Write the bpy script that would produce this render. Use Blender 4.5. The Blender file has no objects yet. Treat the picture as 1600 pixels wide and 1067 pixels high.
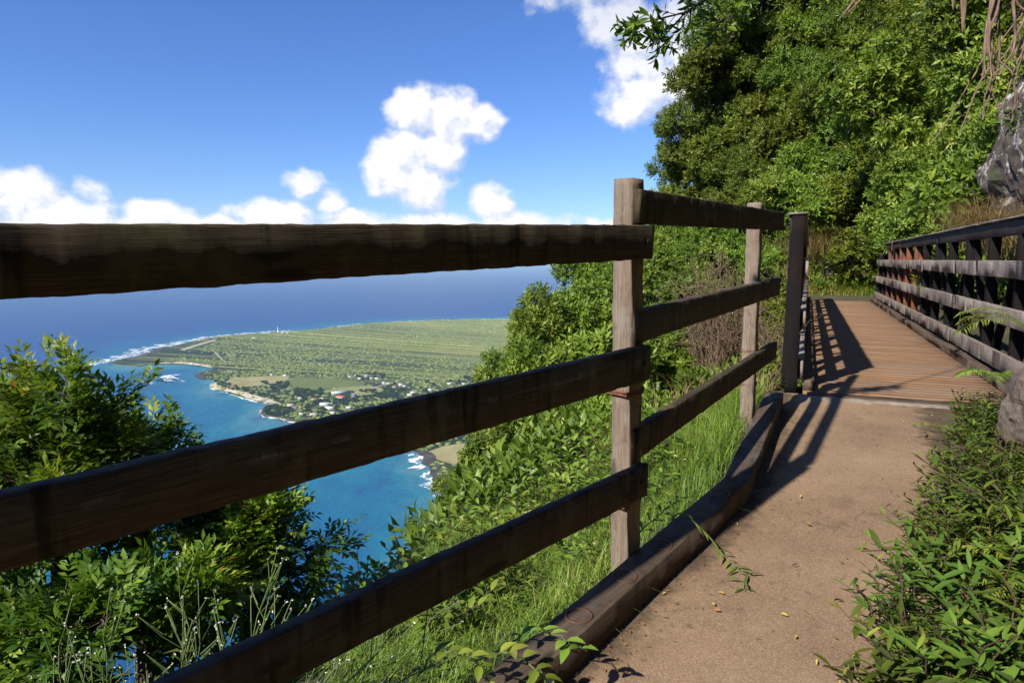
import bpy, bmesh, math, random
import numpy as np
from mathutils import Vector, Matrix, geometry
R = math.radians
sc = bpy.context.scene
col = sc.collection

# ------------------------------------------------------------------ camera
# world: x right, y ahead, z up; the lens is at the origin, the path about 1.3 m below it, the sea at -450 m
cam_d = bpy.data.cameras.new('camera'); cam_d.lens = 24.0; cam_d.sensor_width = 36.0
cam_d.clip_start = 0.05; cam_d.clip_end = 300000
cam = bpy.data.objects.new('camera', cam_d); col.objects.link(cam)
cam.location = (0, 0, 0); cam.rotation_euler = (R(90-6.867), 0, 0)
sc.camera = cam

# ------------------------------------------------------------------ light
SUN_AZ, SUN_EL = 45.3, 38.5          # rays travel 45.3 deg to the right of straight ahead
sun_d = bpy.data.lights.new('sun', 'SUN'); sun_d.energy = 4.9; sun_d.angle = R(0.9); sun_d.color = (1.0, .94, .84)
sun = bpy.data.objects.new('sun', sun_d); col.objects.link(sun)
trav = Vector((math.sin(R(SUN_AZ))*math.cos(R(SUN_EL)), math.cos(R(SUN_AZ))*math.cos(R(SUN_EL)), -math.sin(R(SUN_EL))))
sun.rotation_euler = trav.to_track_quat('-Z', 'Y').to_euler()
sun.location = (-30, -30, 40)

sc.view_settings.view_transform = 'Standard'; sc.view_settings.look = 'None'
sc.view_settings.exposure = 0.66; sc.view_settings.gamma = 1.0
sc.view_settings.use_curve_mapping = False
sc.render.engine = 'CYCLES'
sc.cycles.max_bounces = 4; sc.cycles.diffuse_bounces = 2; sc.cycles.transmission_bounces = 2
sc.cycles.glossy_bounces = 2; sc.cycles.volume_bounces = 0; sc.cycles.transparent_max_bounces = 8
sc.cycles.caustics_reflective = False; sc.cycles.caustics_refractive = False

# ------------------------------------------------------------------ node helpers
class NT:
    def __init__(s, tree): s.t = tree; s.n = tree.nodes; s.l = tree.links
    def new(s, typ, **kw):
        n = s.n.new(typ)
        for k, v in kw.items(): setattr(n, k, v)
        return n
    def put(s, sock, v):
        if hasattr(v, 'is_output') or isinstance(v, bpy.types.NodeSocket): s.l.new(v, sock)
        else: sock.default_value = v
    def math(s, op, a, b=0.0, c=None, clamp=False):
        n = s.new('ShaderNodeMath', operation=op, use_clamp=clamp)
        s.put(n.inputs[0], a); s.put(n.inputs[1], b)
        if c is not None: s.put(n.inputs[2], c)
        return n.outputs[0]
    def noise(s, vec, scale, detail=4, rough=.55, dist=0.0):
        n = s.new('ShaderNodeTexNoise')
        if vec is not None: s.l.new(vec, n.inputs['Vector'])
        n.inputs['Scale'].default_value = scale; n.inputs['Detail'].default_value = detail
        n.inputs['Roughness'].default_value = rough; n.inputs['Distortion'].default_value = dist
        return n.outputs['Fac']
    def map(s, vec, sx, sy, sz, loc=(0, 0, 0)):
        n = s.new('ShaderNodeMapping'); s.l.new(vec, n.inputs['Vector'])
        n.inputs['Scale'].default_value = (sx, sy, sz); n.inputs['Location'].default_value = loc
        return n.outputs['Vector']
    def ramp(s, fac, stops, interp='LINEAR'):
        n = s.new('ShaderNodeValToRGB'); s.l.new(fac, n.inputs['Fac']); cr = n.color_ramp; cr.interpolation = interp
        while len(cr.elements) < len(stops): cr.elements.new(.5)
        for e, (p, c) in zip(cr.elements, stops):
            e.position = p; e.color = (*c, 1) if len(c) == 3 else c
        return n.outputs['Color']
    def smooth(s, v, lo, hi):
        n = s.new('ShaderNodeMapRange', interpolation_type='SMOOTHSTEP')
        s.put(n.inputs['Value'], v); n.inputs['From Min'].default_value = lo; n.inputs['From Max'].default_value = hi
        return n.outputs['Result']
    def mix(s, fac, a, b, blend='MIX'):
        n = s.new('ShaderNodeMix', data_type='RGBA', blend_type=blend)
        s.put(n.inputs['Factor'], fac)
        for sock, v in ((n.inputs[6], a), (n.inputs[7], b)):
            if isinstance(v, tuple): sock.default_value = (*v, 1) if len(v) == 3 else v
            else: s.l.new(v, sock)
        return n.outputs[2]
    def bump(s, h, strength, dist):
        n = s.new('ShaderNodeBump'); s.l.new(h, n.inputs['Height'])
        n.inputs['Strength'].default_value = strength; n.inputs['Distance'].default_value = dist
        return n.outputs['Normal']

def material(name):
    m = bpy.data.materials.new(name); m.use_nodes = True
    t = NT(m.node_tree); p = t.n['Principled BSDF']
    return m, t, p
def coords(t, kind='Object'): return t.new('ShaderNodeTexCoord').outputs[kind]

# ------------------------------------------------------------------ sky: clear trade-wind blue with cumulus, all directions
W = bpy.data.worlds.new('World'); sc.world = W; W.use_nodes = True
wt = NT(W.node_tree)
bg = wt.n['Background']
sky = wt.new('ShaderNodeTexSky', sky_type='NISHITA'); sky.sun_disc = False
sky.sun_elevation = R(SUN_EL); sky.sun_rotation = R(180+SUN_AZ); sky.altitude = 450; sky.air_density = 1.0; sky.dust_density = .25; sky.ozone_density = 2.2
SKY_STRENGTH = .075
# cloud density as a function of direction (node group so that it can be sampled twice for the sunlit side)
g = bpy.data.node_groups.new('cloud_density', 'ShaderNodeTree')
g.interface.new_socket('Az', in_out='INPUT', socket_type='NodeSocketFloat')
g.interface.new_socket('El', in_out='INPUT', socket_type='NodeSocketFloat')
g.interface.new_socket('Density', in_out='OUTPUT', socket_type='NodeSocketFloat')
gt = NT(g); gi = gt.new('NodeGroupInput'); go = gt.new('NodeGroupOutput')
az, el = gi.outputs['Az'], gi.outputs['El']
cx = gt.new('ShaderNodeCombineXYZ'); gt.l.new(az, cx.inputs[0]); gt.l.new(el, cx.inputs[1])
nv = cx.outputs[0]
n_fine = gt.noise(gt.map(nv, 1, 1.15, 1), 21, 7, .56)
n_big = gt.noise(gt.map(nv, 1, 1, 1, (3.1, 7.7, 1.3)), 7, 2, .5)
# cumulus heads: azimuth, elevation (deg), half width, half height, weight
HEADS = [(-7.9,11.6,2.3,2.0,1.0),(-5.2,11.3,2.6,2.1,1.0),(-2.7,10.9,2.1,1.4,.95),(-8.7,8.6,2.3,2.1,1.0),(-9.6,6.6,2.2,1.8,.9),(-7.4,6.0,2.6,1.9,.88),(-6.0,8.6,2.0,2.0,.9),
         (-35.6,3.7,2.9,2.2,.95),(-33.0,2.7,3.4,1.7,.95),(-31.2,4.7,1.1,1.2,.66),(-26.6,2.8,2.9,1.4,.98),(-23.0,2.3,3.0,1.1,.9),(-19.2,3.0,3.2,1.7,.95),(-16.6,5.9,1.9,1.2,.72),(-14.6,4.6,1.3,1.5,.6),(-12.6,2.8,3.4,1.2,.92),
         (-1.7,4.3,1.8,1.8,.92),(.9,2.7,4.6,1.2,.85),(-5.5,2.5,4.4,1.2,.85),(7.8,2.6,2.0,.9,.85),
         (4.6,20.3,3.4,1.9,.62),(8.0,18.2,3.2,2.1,.72),(11.2,15.9,3.6,2.8,.86),(15.0,16.6,4.6,3.6,.9),(10.2,12.8,3.0,2.1,.80),(15.5,12.5,4.5,2.5,.85)]
acc = None
for a0, e0, ra, re, w in HEADS:
    da = gt.math('MULTIPLY', gt.math('SUBTRACT', az, R(a0)), 1/R(ra)); de = gt.math('MULTIPLY', gt.math('SUBTRACT', el, R(e0)), 1/R(re))
    q = gt.math('ADD', gt.math('MULTIPLY', da, da), gt.math('MULTIPLY', de, de))
    b = gt.math('MULTIPLY', gt.math('SUBTRACT', 1.0, gt.math('MULTIPLY', q, .55)), w)
    acc = b if acc is None else gt.math('SMOOTH_MAX', acc, b, .12)
d = gt.math('ADD', acc, gt.math('MULTIPLY', gt.math('SUBTRACT', n_fine, .5), 1.75))
d = gt.math('ADD', d, gt.math('MULTIPLY', gt.math('SUBTRACT', n_big, .5), .5))
gt.l.new(d, go.inputs['Density'])

tc = wt.new('ShaderNodeTexCoord').outputs['Generated']
sep = wt.new('ShaderNodeSeparateXYZ'); wt.l.new(tc, sep.inputs[0])
AZ = wt.math('ARCTAN2', sep.outputs[0], sep.outputs[1]); EL = wt.math('ARCSINE', sep.outputs[2])
hs = wt.new('ShaderNodeHueSaturation'); wt.l.new(sky.outputs[0], hs.inputs['Color']); hs.inputs['Saturation'].default_value = 1.12; hs.inputs['Value'].default_value = 1.0
tintn = wt.mix(1.0, hs.outputs[0], (.74, .92, 1.36), 'MULTIPLY')
def background(color):
    b = wt.new('ShaderNodeBackground'); wt.l.new(color, b.inputs['Color']); b.inputs['Strength'].default_value = SKY_STRENGTH; return b.outputs[0]
def clouded(D0, relief):
    cover = wt.math('MULTIPLY', wt.smooth(D0, .16, .76), wt.math('SUBTRACT', 1.0, wt.math('MULTIPLY', wt.smooth(EL, R(12), R(20)), .28))); core = wt.smooth(D0, .35, 1.0)
    lum = wt.math('ADD', .30, wt.math('ADD', wt.math('MULTIPLY', relief, .55), wt.math('MULTIPLY', core, .30)))
    rgb = wt.mix(lum, (.42, .53, .78), (1.0, .985, .97))
    cl = wt.new('ShaderNodeVectorMath', operation='SCALE'); wt.l.new(rgb, cl.inputs[0]); cl.inputs['Scale'].default_value = .69/SKY_STRENGTH
    return background(wt.mix(wt.math('MULTIPLY', cover, .96), tintn, cl.outputs[0]))
def dens(da, de):
    n = wt.new('ShaderNodeGroup'); n.node_tree = g
    wt.l.new(wt.math('ADD', AZ, da), n.inputs[0]); wt.l.new(wt.math('ADD', EL, de), n.inputs[1])
    return n.outputs[0]
D0 = dens(0.0, 0.0); D1 = dens(-R(.55), R(.8))
front = clouded(D0, wt.smooth(wt.math('SUBTRACT', D0, D1), -.34, .16))
# the same trade cumulus goes on round the rest of the horizon
nb = wt.noise(wt.map(tc, 1, 1, 1.6), 5.5, 6, .58)
band = wt.math('SUBTRACT', 1.0, wt.math('MULTIPLY', wt.math('ABSOLUTE', wt.math('SUBTRACT', EL, R(5))), 1/R(10)))
Dr = wt.math('ADD', wt.math('MULTIPLY', band, .62), wt.math('MULTIPLY', wt.math('SUBTRACT', nb, .5), 3.2))
rest = clouded(Dr, wt.smooth(nb, .45, .7))
def msh(f, a, b):
    n = wt.new('ShaderNodeMixShader'); wt.l.new(f, n.inputs[0]); wt.l.new(a, n.inputs[1]); wt.l.new(b, n.inputs[2]); return n.outputs[0]
is_side = wt.math('GREATER_THAN', wt.math('ABSOLUTE', AZ), R(48))
is_low = wt.math('MULTIPLY', wt.math('LESS_THAN', EL, R(25)), wt.math('GREATER_THAN', EL, R(-.3)))
wt.l.new(msh(is_low, background(tintn), msh(is_side, front, rest)), wt.n['World Output'].inputs['Surface'])
wt.n.remove(bg)
W.cycles.sampling_method = 'MANUAL'; W.cycles.sample_map_resolution = 256

# ------------------------------------------------------------------ materials
def leaf_material(name, stops, trans=.32, rough=.45, spec=.35, var=.25):
    m, t, p = material(name)
    at = t.new('ShaderNodeAttribute', attribute_name='tint').outputs['Fac']
    c = t.ramp(at, stops)
    oi = t.new('ShaderNodeObjectInfo').outputs['Random']
    h = t.new('ShaderNodeHueSaturation'); t.l.new(c, h.inputs['Color'])
    t.l.new(t.math('ADD', .5-.028, t.math('MULTIPLY', oi, .045)), h.inputs['Hue'])
    t.l.new(t.math('ADD', 1-var/2, t.math('MULTIPLY', oi, var)), h.inputs['Value'])
    c = h.outputs['Color']
    t.l.new(c, p.inputs['Base Color']); p.inputs['Roughness'].default_value = rough; p.inputs['Specular IOR Level'].default_value = spec
    tr = t.new('ShaderNodeBsdfTranslucent'); c2 = t.mix(1.0, c, (1.25, 1.2, .55), 'MULTIPLY'); t.l.new(c2, tr.inputs['Color'])
    mx = t.new('ShaderNodeMixShader'); mx.inputs[0].default_value = trans
    t.l.new(p.outputs[0], mx.inputs[1]); t.l.new(tr.outputs[0], mx.inputs[2])
    t.l.new(mx.outputs[0], t.n['Material Output'].inputs['Surface'])
    return m
M = {}
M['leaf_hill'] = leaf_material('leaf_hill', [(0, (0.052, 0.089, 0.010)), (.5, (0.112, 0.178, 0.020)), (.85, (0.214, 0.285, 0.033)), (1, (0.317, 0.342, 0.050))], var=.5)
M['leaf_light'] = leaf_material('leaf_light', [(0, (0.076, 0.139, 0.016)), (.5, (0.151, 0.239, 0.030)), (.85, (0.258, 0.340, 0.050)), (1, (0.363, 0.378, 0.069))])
M['leaf_bush'] = leaf_material('leaf_bush', [(0, (0.027, 0.069, 0.010)), (.5, (0.060, 0.150, 0.018)), (.85, (0.156, 0.287, 0.030)), (.985, (0.265, 0.349, 0.040)), (1, (0.360, 0.212, 0.050))], trans=.36)
M['leaf_weed'] = leaf_material('leaf_weed', [(0, (0.038, 0.063, 0.012)), (.5, (0.076, 0.127, 0.019)), (.85, (0.137, 0.196, 0.025)), (.95, (0.229, 0.253, 0.034)), (1, (0.381, 0.138, 0.025))], rough=.55, spec=.2, var=.6)
M['grass'] = leaf_material('grass', [(0, (0.078, 0.153, 0.017)), (.5, (0.156, 0.260, 0.033)), (.85, (0.260, 0.342, 0.055)), (1, (0.429, 0.342, 0.110))], trans=.38)
M['dry_grass'] = leaf_material('dry_grass', [(0, (.26, .19, .08)), (.5, (.42, .32, .15)), (1, (.56, .46, .25))], trans=.2, rough=.7, spec=.1)
M['dry_leaf'] = leaf_material('dry_leaf', [(0, (.42, .30, .06)), (.4, (.50, .40, .08)), (.6, (.22, .12, .05)), (1, (.10, .055, .03))], trans=.15, rough=.6)
M['flower_white'] = leaf_material('flower_white', [(0, (.75, .73, .68)), (1, (.85, .83, .8))], trans=.2, var=.02)
M['flower_yellow'] = leaf_material('flower_yellow', [(0, (.7, .4, .03)), (1, (.75, .5, .05))], trans=.1, var=.05)
M['far_tree'] = leaf_material('far_tree', [(0, (.020, .040, .012)), (.6, (.04, .075, .02)), (1, (.07, .11, .03))], trans=.12, rough=.7, spec=.1)
M['scrub'] = leaf_material('scrub', [(0, (0.125, 0.171, 0.038)), (.5, (0.188, 0.230, 0.054)), (1, (0.263, 0.271, 0.078))], trans=.1, rough=.8, spec=.05)

def timber(name, dark, mid, light, stain=.6, lichen=(.05, .06, .03), lich=.35, rough=.85, vary=.32, bmp=.55, crk=.8):
    m, t, p = material(name)
    co = coords(t)
    rnd = t.new('ShaderNodeObjectInfo').outputs['Random']
    off = t.new('ShaderNodeVectorMath', operation='ADD'); t.l.new(co, off.inputs[0])
    cb = t.new('ShaderNodeCombineXYZ'); t.l.new(t.math('MULTIPLY', rnd, 37.0), cb.inputs[0]); t.l.new(t.math('MULTIPLY', rnd, 11.0), cb.inputs[2]); t.l.new(cb.outputs[0], off.inputs[1])
    v = off.outputs[0]
    grain = t.noise(t.map(v, 1.6, 60, 60), 3.0, 6, .65, .6)
    fine = t.noise(t.map(v, 4, 220, 220), 3.0, 3, .6)
    blotch = t.noise(t.map(v, 3.2, 4, 2.0), 2.2, 5, .6)
    streak = t.noise(t.map(v, 11, 11, 1.1), 1.7, 4, .6)
    c = t.ramp(grain, [(.25, dark), (.5, mid), (.72, light)])
    c = t.mix(t.math('MULTIPLY', t.smooth(streak, .52, .68), stain), c, tuple(x*.45 for x in dark))
    c = t.mix(t.math('MULTIPLY', t.smooth(blotch, .5, .72), lich), c, lichen)
    vk = t.new('ShaderNodeTexVoronoi'); t.l.new(t.map(v, 2.3, 9, 9), vk.inputs['Vector']); vk.inputs['Scale'].default_value = 1.0
    knot = t.math('SUBTRACT', 1.0, t.smooth(vk.outputs['Distance'], .10, .19))
    c = t.mix(t.math('MULTIPLY', knot, .75 if crk > .5 else .25), c, tuple(x*.5 for x in dark))
    grey = t.smooth(t.noise(t.map(v, 1.3, 14, 14, (2, 8, 3)), 1.6, 6, .7), .55, .72)
    c = t.mix(t.math('MULTIPLY', grey, .5), c, tuple(sum(light)/3*q for q in (1.15, 1.08, 1.0)))
    crack = t.smooth(t.noise(t.map(v, .8, 45, 45, (5, 2, 1)), 2.0, 3, .5), .70, .735)
    c = t.mix(t.math('MULTIPLY', crack, crk), c, tuple(x*.3 for x in dark))
    hv_ = t.new('ShaderNodeHueSaturation'); t.l.new(c, hv_.inputs['Color']); t.l.new(t.math('ADD', 1-vary/2, t.math('MULTIPLY', rnd, vary)), hv_.inputs['Value']); t.l.new(t.math('ADD', .8, t.math('MULTIPLY', t.math('FRACT', t.math('MULTIPLY', rnd, 17.3)), .35)), hv_.inputs['Saturation']); c = hv_.outputs['Color']
    t.l.new(c, p.inputs['Base Color']); p.inputs['Roughness'].default_value = rough; p.inputs['Specular IOR Level'].default_value = .25
    h = t.math('ADD', t.math('MULTIPLY', grain, .6), t.math('MULTIPLY', fine, .4)); h = t.math('SUBTRACT', h, t.math('MULTIPLY', crack, 1.5*crk))
    t.l.new(t.bump(h, bmp, .004), p.inputs['Normal'])
    return m
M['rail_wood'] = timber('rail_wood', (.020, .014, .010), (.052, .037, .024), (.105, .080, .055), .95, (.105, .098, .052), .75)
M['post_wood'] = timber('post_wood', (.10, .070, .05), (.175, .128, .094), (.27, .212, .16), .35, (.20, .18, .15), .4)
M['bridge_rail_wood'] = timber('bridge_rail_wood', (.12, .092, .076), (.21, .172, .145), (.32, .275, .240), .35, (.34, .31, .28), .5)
M['plank_wood'] = timber('plank_wood', (.212, .122, .068), (.232, .137, .078), (.252, .152, .088), .15, (.23, .15, .085), .35, vary=.08, bmp=.08, crk=.12)
M['kerb_wood'] = timber('kerb_wood', (.040, .028, .020), (.085, .060, .042), (.15, .112, .082), .45, (.16, .13, .10), .4)

def metal(name, base, rust, lo, hi):
    m, t, p = material(name); co = coords(t, 'Object')
    n = t.noise(co, 5, 6, .6); n2 = t.noise(co, 40, 4, .6)
    geo = t.new('ShaderNodeNewGeometry').outputs['Position']
    big = t.noise(geo, .35, 3, .5)
    f = t.smooth(t.math('ADD', t.math('MULTIPLY', n, .55), t.math('MULTIPLY', big, .45)), lo, hi)
    c = t.mix(f, base, t.ramp(n2, [(.3, tuple(x*.45 for x in rust)), (.65, rust)]))
    t.l.new(c, p.inputs['Base Color']); p.inputs['Roughness'].default_value = .7; p.inputs['Specular IOR Level'].default_value = .3
    t.l.new(t.bump(n2, .3, .003), p.inputs['Normal'])
    return m
M['steel'] = metal('steel', (.030, .025, .026), (.085, .042, .026), .50, .66)
M['steel_dark'] = metal('steel_dark', (.011, .0095, .010), (.022, .014, .011), .50, .66); M['steel_dark'].node_tree.nodes['Principled BSDF'].inputs['Specular IOR Level'].default_value = .08; M['steel_dark'].node_tree.nodes['Principled BSDF'].inputs['Roughness'].default_value = .9
M['steel_rust'] = metal('steel_rust', (.045, .028, .024), (.19, .060, .024), .40, .58)
M['iron'] = metal('iron', (.02, .018, .018), (.10, .038, .02), .45, .6)
M['rust'] = metal('rust', (.10, .045, .028), (.22, .085, .045), .4, .6)

m, t, p = material('concrete_path'); co = coords(t)
a1 = t.noise(co, 1.3, 5, .6); a2 = t.noise(co, 9, 5, .6); a3 = t.noise(co, 160, 3, .7)
vo = t.new('ShaderNodeTexVoronoi'); t.l.new(co, vo.inputs['Vector']); vo.inputs['Scale'].default_value = 190
spk = t.ramp(t.math('FRACT', t.math('MULTIPLY', vo.outputs['Color'], 3.7)), [(0, (.06, .040, .028)), (.3, (.18, .115, .070)), (.7, (.25, .165, .10)), (1, (.44, .34, .24))])
c = t.ramp(a1, [(.3, (.175, .112, .068)), (.55, (.258, .170, .105)), (.75, (.30, .205, .130))])
c = t.mix(.30, c, spk)
c = t.mix(t.math('MULTIPLY', t.smooth(a2, .52, .75), .35), c, (.12, .076, .05))
st = t.smooth(t.noise(t.map(co, 1, 1, 1, (4, 9, 0)), 2.1, 6, .65), .56, .72)
c = t.mix(t.math('MULTIPLY', st, .45), c, (.11, .072, .048))
edge = t.new('ShaderNodeAttribute', attribute_name='tint').outputs['Fac']
dirt = t.smooth(t.math('ADD', edge, t.math('MULTIPLY', t.math('SUBTRACT', t.noise(co, 7, 6, .65), .5), 1.3)), .45, .95)
c = t.mix(t.math('MULTIPLY', dirt, .8), c, (.055, .040, .027))
wp = t.new('ShaderNodeVectorMath', operation='ADD'); nzc = t.new('ShaderNodeTexNoise'); t.l.new(co, nzc.inputs['Vector']); nzc.inputs['Scale'].default_value = 3.5; nzc.inputs['Detail'].default_value = 5
scv = t.new('ShaderNodeVectorMath', operation='SCALE'); t.l.new(nzc.outputs['Color'], scv.inputs[0]); scv.inputs['Scale'].default_value = .35; t.l.new(co, wp.inputs[0]); t.l.new(scv.outputs[0], wp.inputs[1])
ve = t.new('ShaderNodeTexVoronoi', feature='DISTANCE_TO_EDGE'); t.l.new(wp.outputs[0], ve.inputs['Vector']); ve.inputs['Scale'].default_value = .75
crk = t.math('MULTIPLY', t.math('SUBTRACT', 1.0, t.smooth(ve.outputs['Distance'], .0012, .004)), t.smooth(t.noise(co, 1.7, 3, .5), .42, .6))
c = t.mix(t.math('MULTIPLY', crk, .35), c, (.045, .032, .022))
pale = t.smooth(t.noise(t.map(co, 1, 1, 1, (1, 3, 7)), 3.2, 6, .7), .56, .74)
c = t.mix(t.math('MULTIPLY', pale, .35), c, (.36, .265, .18))
t.l.new(c, p.inputs['Base Color']); p.inputs['Roughness'].default_value = .9; p.inputs['Specular IOR Level'].default_value = .2
t.l.new(t.bump(t.math('ADD', a3, t.math('MULTIPLY', vo.outputs['Distance'], .8)), .45, .004), p.inputs['Normal'])
M['path'] = m
m, t, p = material('mortar'); co = coords(t)
t.l.new(t.ramp(t.noise(co, 12, 6, .65), [(.3, (.13, .10, .075)), (.5, (.23, .185, .14)), (.7, (.30, .25, .195))]), p.inputs['Base Color']); p.inputs['Roughness'].default_value = .95
t.l.new(t.bump(t.noise(co, 60, 4, .7), .6, .006), p.inputs['Normal']); M['mortar'] = m
m, t, p = material('hill_soil'); co = coords(t)
t.l.new(t.ramp(t.noise(co, 1.4, 6, .65), [(.3, (.030, .042, .014)), (.5, (.055, .050, .024)), (.7, (.10, .075, .045))]), p.inputs['Base Color']); p.inputs['Roughness'].default_value = 1
t.l.new(t.bump(t.noise(co, 6, 6, .7), .8, .08), p.inputs['Normal']); M['soil'] = m
m, t, p = material('rock'); co = coords(t)
n1 = t.noise(co, 2.6, 8, .65, .4); n2 = t.noise(t.map(co, 1, 1, .6), 3.6, 8, .74); n3 = t.noise(co, 22, 5, .7)
c = t.ramp(n1, [(.3, (.025, .021, .020)), (.5, (.060, .048, .042)), (.68, (.11, .090, .075))])
c = t.mix(t.smooth(n2, .54, .60), c, t.ramp(n3, [(.35, (.20, .18, .165)), (.65, (.50, .46, .42))]))
c = t.mix(t.math('MULTIPLY', t.smooth(t.noise(co, 1.1, 5, .6), .55, .66), .8), c, (.045, .06, .02))
t.l.new(c, p.inputs['Base Color']); p.inputs['Roughness'].default_value = .92
t.l.new(t.bump(t.math('ADD', n2, t.math('MULTIPLY', n3, .4)), .8, .08), p.inputs['Normal']); M['rock'] = m
m, t, p = material('boulder_rock'); co = coords(t)
n1 = t.noise(co, 5, 8, .65); n3 = t.noise(co, 60, 5, .7)
c = t.ramp(n1, [(.3, (.045, .033, .026)), (.5, (.105, .080, .064)), (.7, (.17, .135, .110))])
c = t.mix(t.math('MULTIPLY', t.smooth(n3, .55, .7), .5), c, (.30, .27, .24))
t.l.new(c, p.inputs['Base Color']); p.inputs['Roughness'].default_value = .92
t.l.new(t.bump(t.math('ADD', n1, t.math('MULTIPLY', n3, .3)), .7, .03), p.inputs['Normal']); M['boulder'] = m
def bark(name, c0, c1):
    m, t, p = material(name); co = coords(t)
    t.l.new(t.ramp(t.noise(t.map(co, 1, 1, .25), 22, 5, .65), [(.3, c0), (.7, c1)]), p.inputs['Base Color']); p.inputs['Roughness'].default_value = .9
    t.l.new(t.bump(t.noise(t.map(co, 1, 1, .3), 40, 4, .6), .5, .006), p.inputs['Normal'])
    return m
M['bark'] = bark('bark', (.05, .038, .026), (.14, .11, .08))
M['vine'] = bark('vine', (.10, .062, .04), (.27, .18, .125))
M['stem_green'] = bark('stem_green', (.065, .11, .028), (.13, .185, .055))
M['stem_red'] = bark('stem_red', (.045, .022, .016), (.10, .06, .035))

# ------------------------------------------------------------------ mesh helpers
class Geo:
    def __init__(s): s.v = []; s.f = []; s.t = []; s.n = 0
    def add(s, v, f, tint=None):
        v = np.asarray(v, np.float32).reshape(-1, 3); f = np.asarray(f, np.int64).reshape(-1, 3)
        s.v.append(v); s.f.append(f+s.n); s.n += len(v)
        s.t.append(np.full(len(v), .5, np.float32) if tint is None else np.broadcast_to(np.asarray(tint, np.float32), (len(v),)))
        return s
    def mesh(s, name, mat, smooth=False):
        v = np.concatenate(s.v); f = np.concatenate(s.f).astype(np.int32)
        me = bpy.data.meshes.new(name)
        me.vertices.add(len(v)); me.vertices.foreach_set('co', v.ravel())
        me.loops.add(f.size); me.loops.foreach_set('vertex_index', f.ravel())
        me.polygons.add(len(f)); me.polygons.foreach_set('loop_start', np.arange(0, f.size, 3, dtype=np.int32))
        a = me.attributes.new('tint', 'FLOAT', 'POINT'); a.data.foreach_set('value', np.concatenate(s.t).astype(np.float32))
        if smooth: me.polygons.foreach_set('use_smooth', np.ones(len(f), bool))
        me.materials.append(mat); me.update(calc_edges=True)
        return me
    def build(s, name, mat, parent=None, smooth=False):
        return link(name, s.mesh(name, mat, smooth), parent)
def link(name, me, parent=None):
    o = bpy.data.objects.new(name, me); col.objects.link(o)
    if parent is not None: o.parent = parent
    return o
def tag(o, label=None, cat=None, group=None, kind=None):
    if label: o['label'] = label
    if cat: o['category'] = cat
    if group: o['group'] = group
    if kind: o['kind'] = kind
    return o
def empty(name, loc, rz=0.0):
    o = bpy.data.objects.new(name, None); col.objects.link(o); o.location = loc; o.rotation_euler = (0, 0, rz); o.empty_display_size = .1
    return o
def copy_tree(o, parent=None):
    c = o.copy(); col.objects.link(c)
    if parent is not None: c.parent = parent
    for ch in o.children: copy_tree(ch, c)
    return c
def unit(a): return a/np.maximum(np.linalg.norm(a, axis=-1, keepdims=True), 1e-9)
def leaves(geo, P, D, N, L, Wd, tint, fold=.30, droop=.16, rich=False):
    n = len(P); D = unit(D); S = unit(np.cross(D, N)); N = unit(np.cross(S, D))
    L = np.broadcast_to(L, n)[:, None]; Wd = np.broadcast_to(Wd, n)[:, None]
    if rich:
        rows = []
        for tt, w in ((.0, .0), (.28, .42), (.55, .5), (.8, .3), (1., 0.)):
            c = P + D*L*tt - N*L*droop*tt*tt
            rows.append((c, S*Wd*w, N*Wd*w*fold*1.6))
        vs = [rows[0][0]]
        for c, s, u in rows[1:4]: vs += [c+s+u, c, c-s+u]
        vs.append(rows[4][0])
        V = np.stack(vs, 1); k = 11
        F = np.array([(0,2,1),(0,3,2),(1,2,5),(1,5,4),(2,3,6),(2,6,5),(4,5,8),(4,8,7),(5,6,9),(5,9,8),(7,8,10),(8,9,10)])
    else:
        mid = P + D*L*.45
        V = np.stack([P, mid+S*Wd*.5+N*Wd*fold*.5, mid, mid-S*Wd*.5+N*Wd*fold*.5, P+D*L-N*L*droop], 1); k = 5
        F = np.array([(0,2,1),(0,3,2),(1,2,4),(2,3,4)])
    faces = (F[None]+(np.arange(n)*k)[:, None, None]).reshape(-1, 3)
    geo.add(V.reshape(-1, 3), faces, np.repeat(np.broadcast_to(tint, n), k))
def tube(geo, pts, r0, r1, sides=5, tint=.5, cap=False):
    pts = np.asarray(pts, float); n = len(pts)
    T = unit(np.gradient(pts, axis=0)); ref = np.array([0.3, .2, 1.0]) if abs(T[0, 2]) < .9 else np.array([1., .1, 0])
    A = unit(np.cross(T, ref)); B = np.cross(T, A)
    rr = np.linspace(r0, r1, n)[:, None, None]
    th = np.linspace(0, 2*math.pi, sides, endpoint=False)
    V = pts[:, None, :] + rr*(np.cos(th)[None, :, None]*A[:, None, :]+np.sin(th)[None, :, None]*B[:, None, :])
    F = []
    for i in range(n-1):
        for j in range(sides):
            a = i*sides+j; b = i*sides+(j+1) % sides; c = a+sides; e = b+sides
            F += [(a, b, e), (a, e, c)]
    if cap:
        for j in range(1, sides-1): F.append(((n-1)*sides, (n-1)*sides+j, (n-1)*sides+j+1)); F.append((0, j+1, j))
    geo.add(V.reshape(-1, 3), F, tint)
def curve_pts(a, b, sag, n=8, rng=None, wob=0.0):
    a = np.asarray(a, float); b = np.asarray(b, float); tt = np.linspace(0, 1, n)[:, None]
    p = a+(b-a)*tt; p[:, 2] += sag*4*(tt*(1-tt))[:, 0]
    if rng is not None and wob: 
        w = rng.normal(0, wob, (n, 3)); w[0] = 0; p += w
    return p
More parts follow.
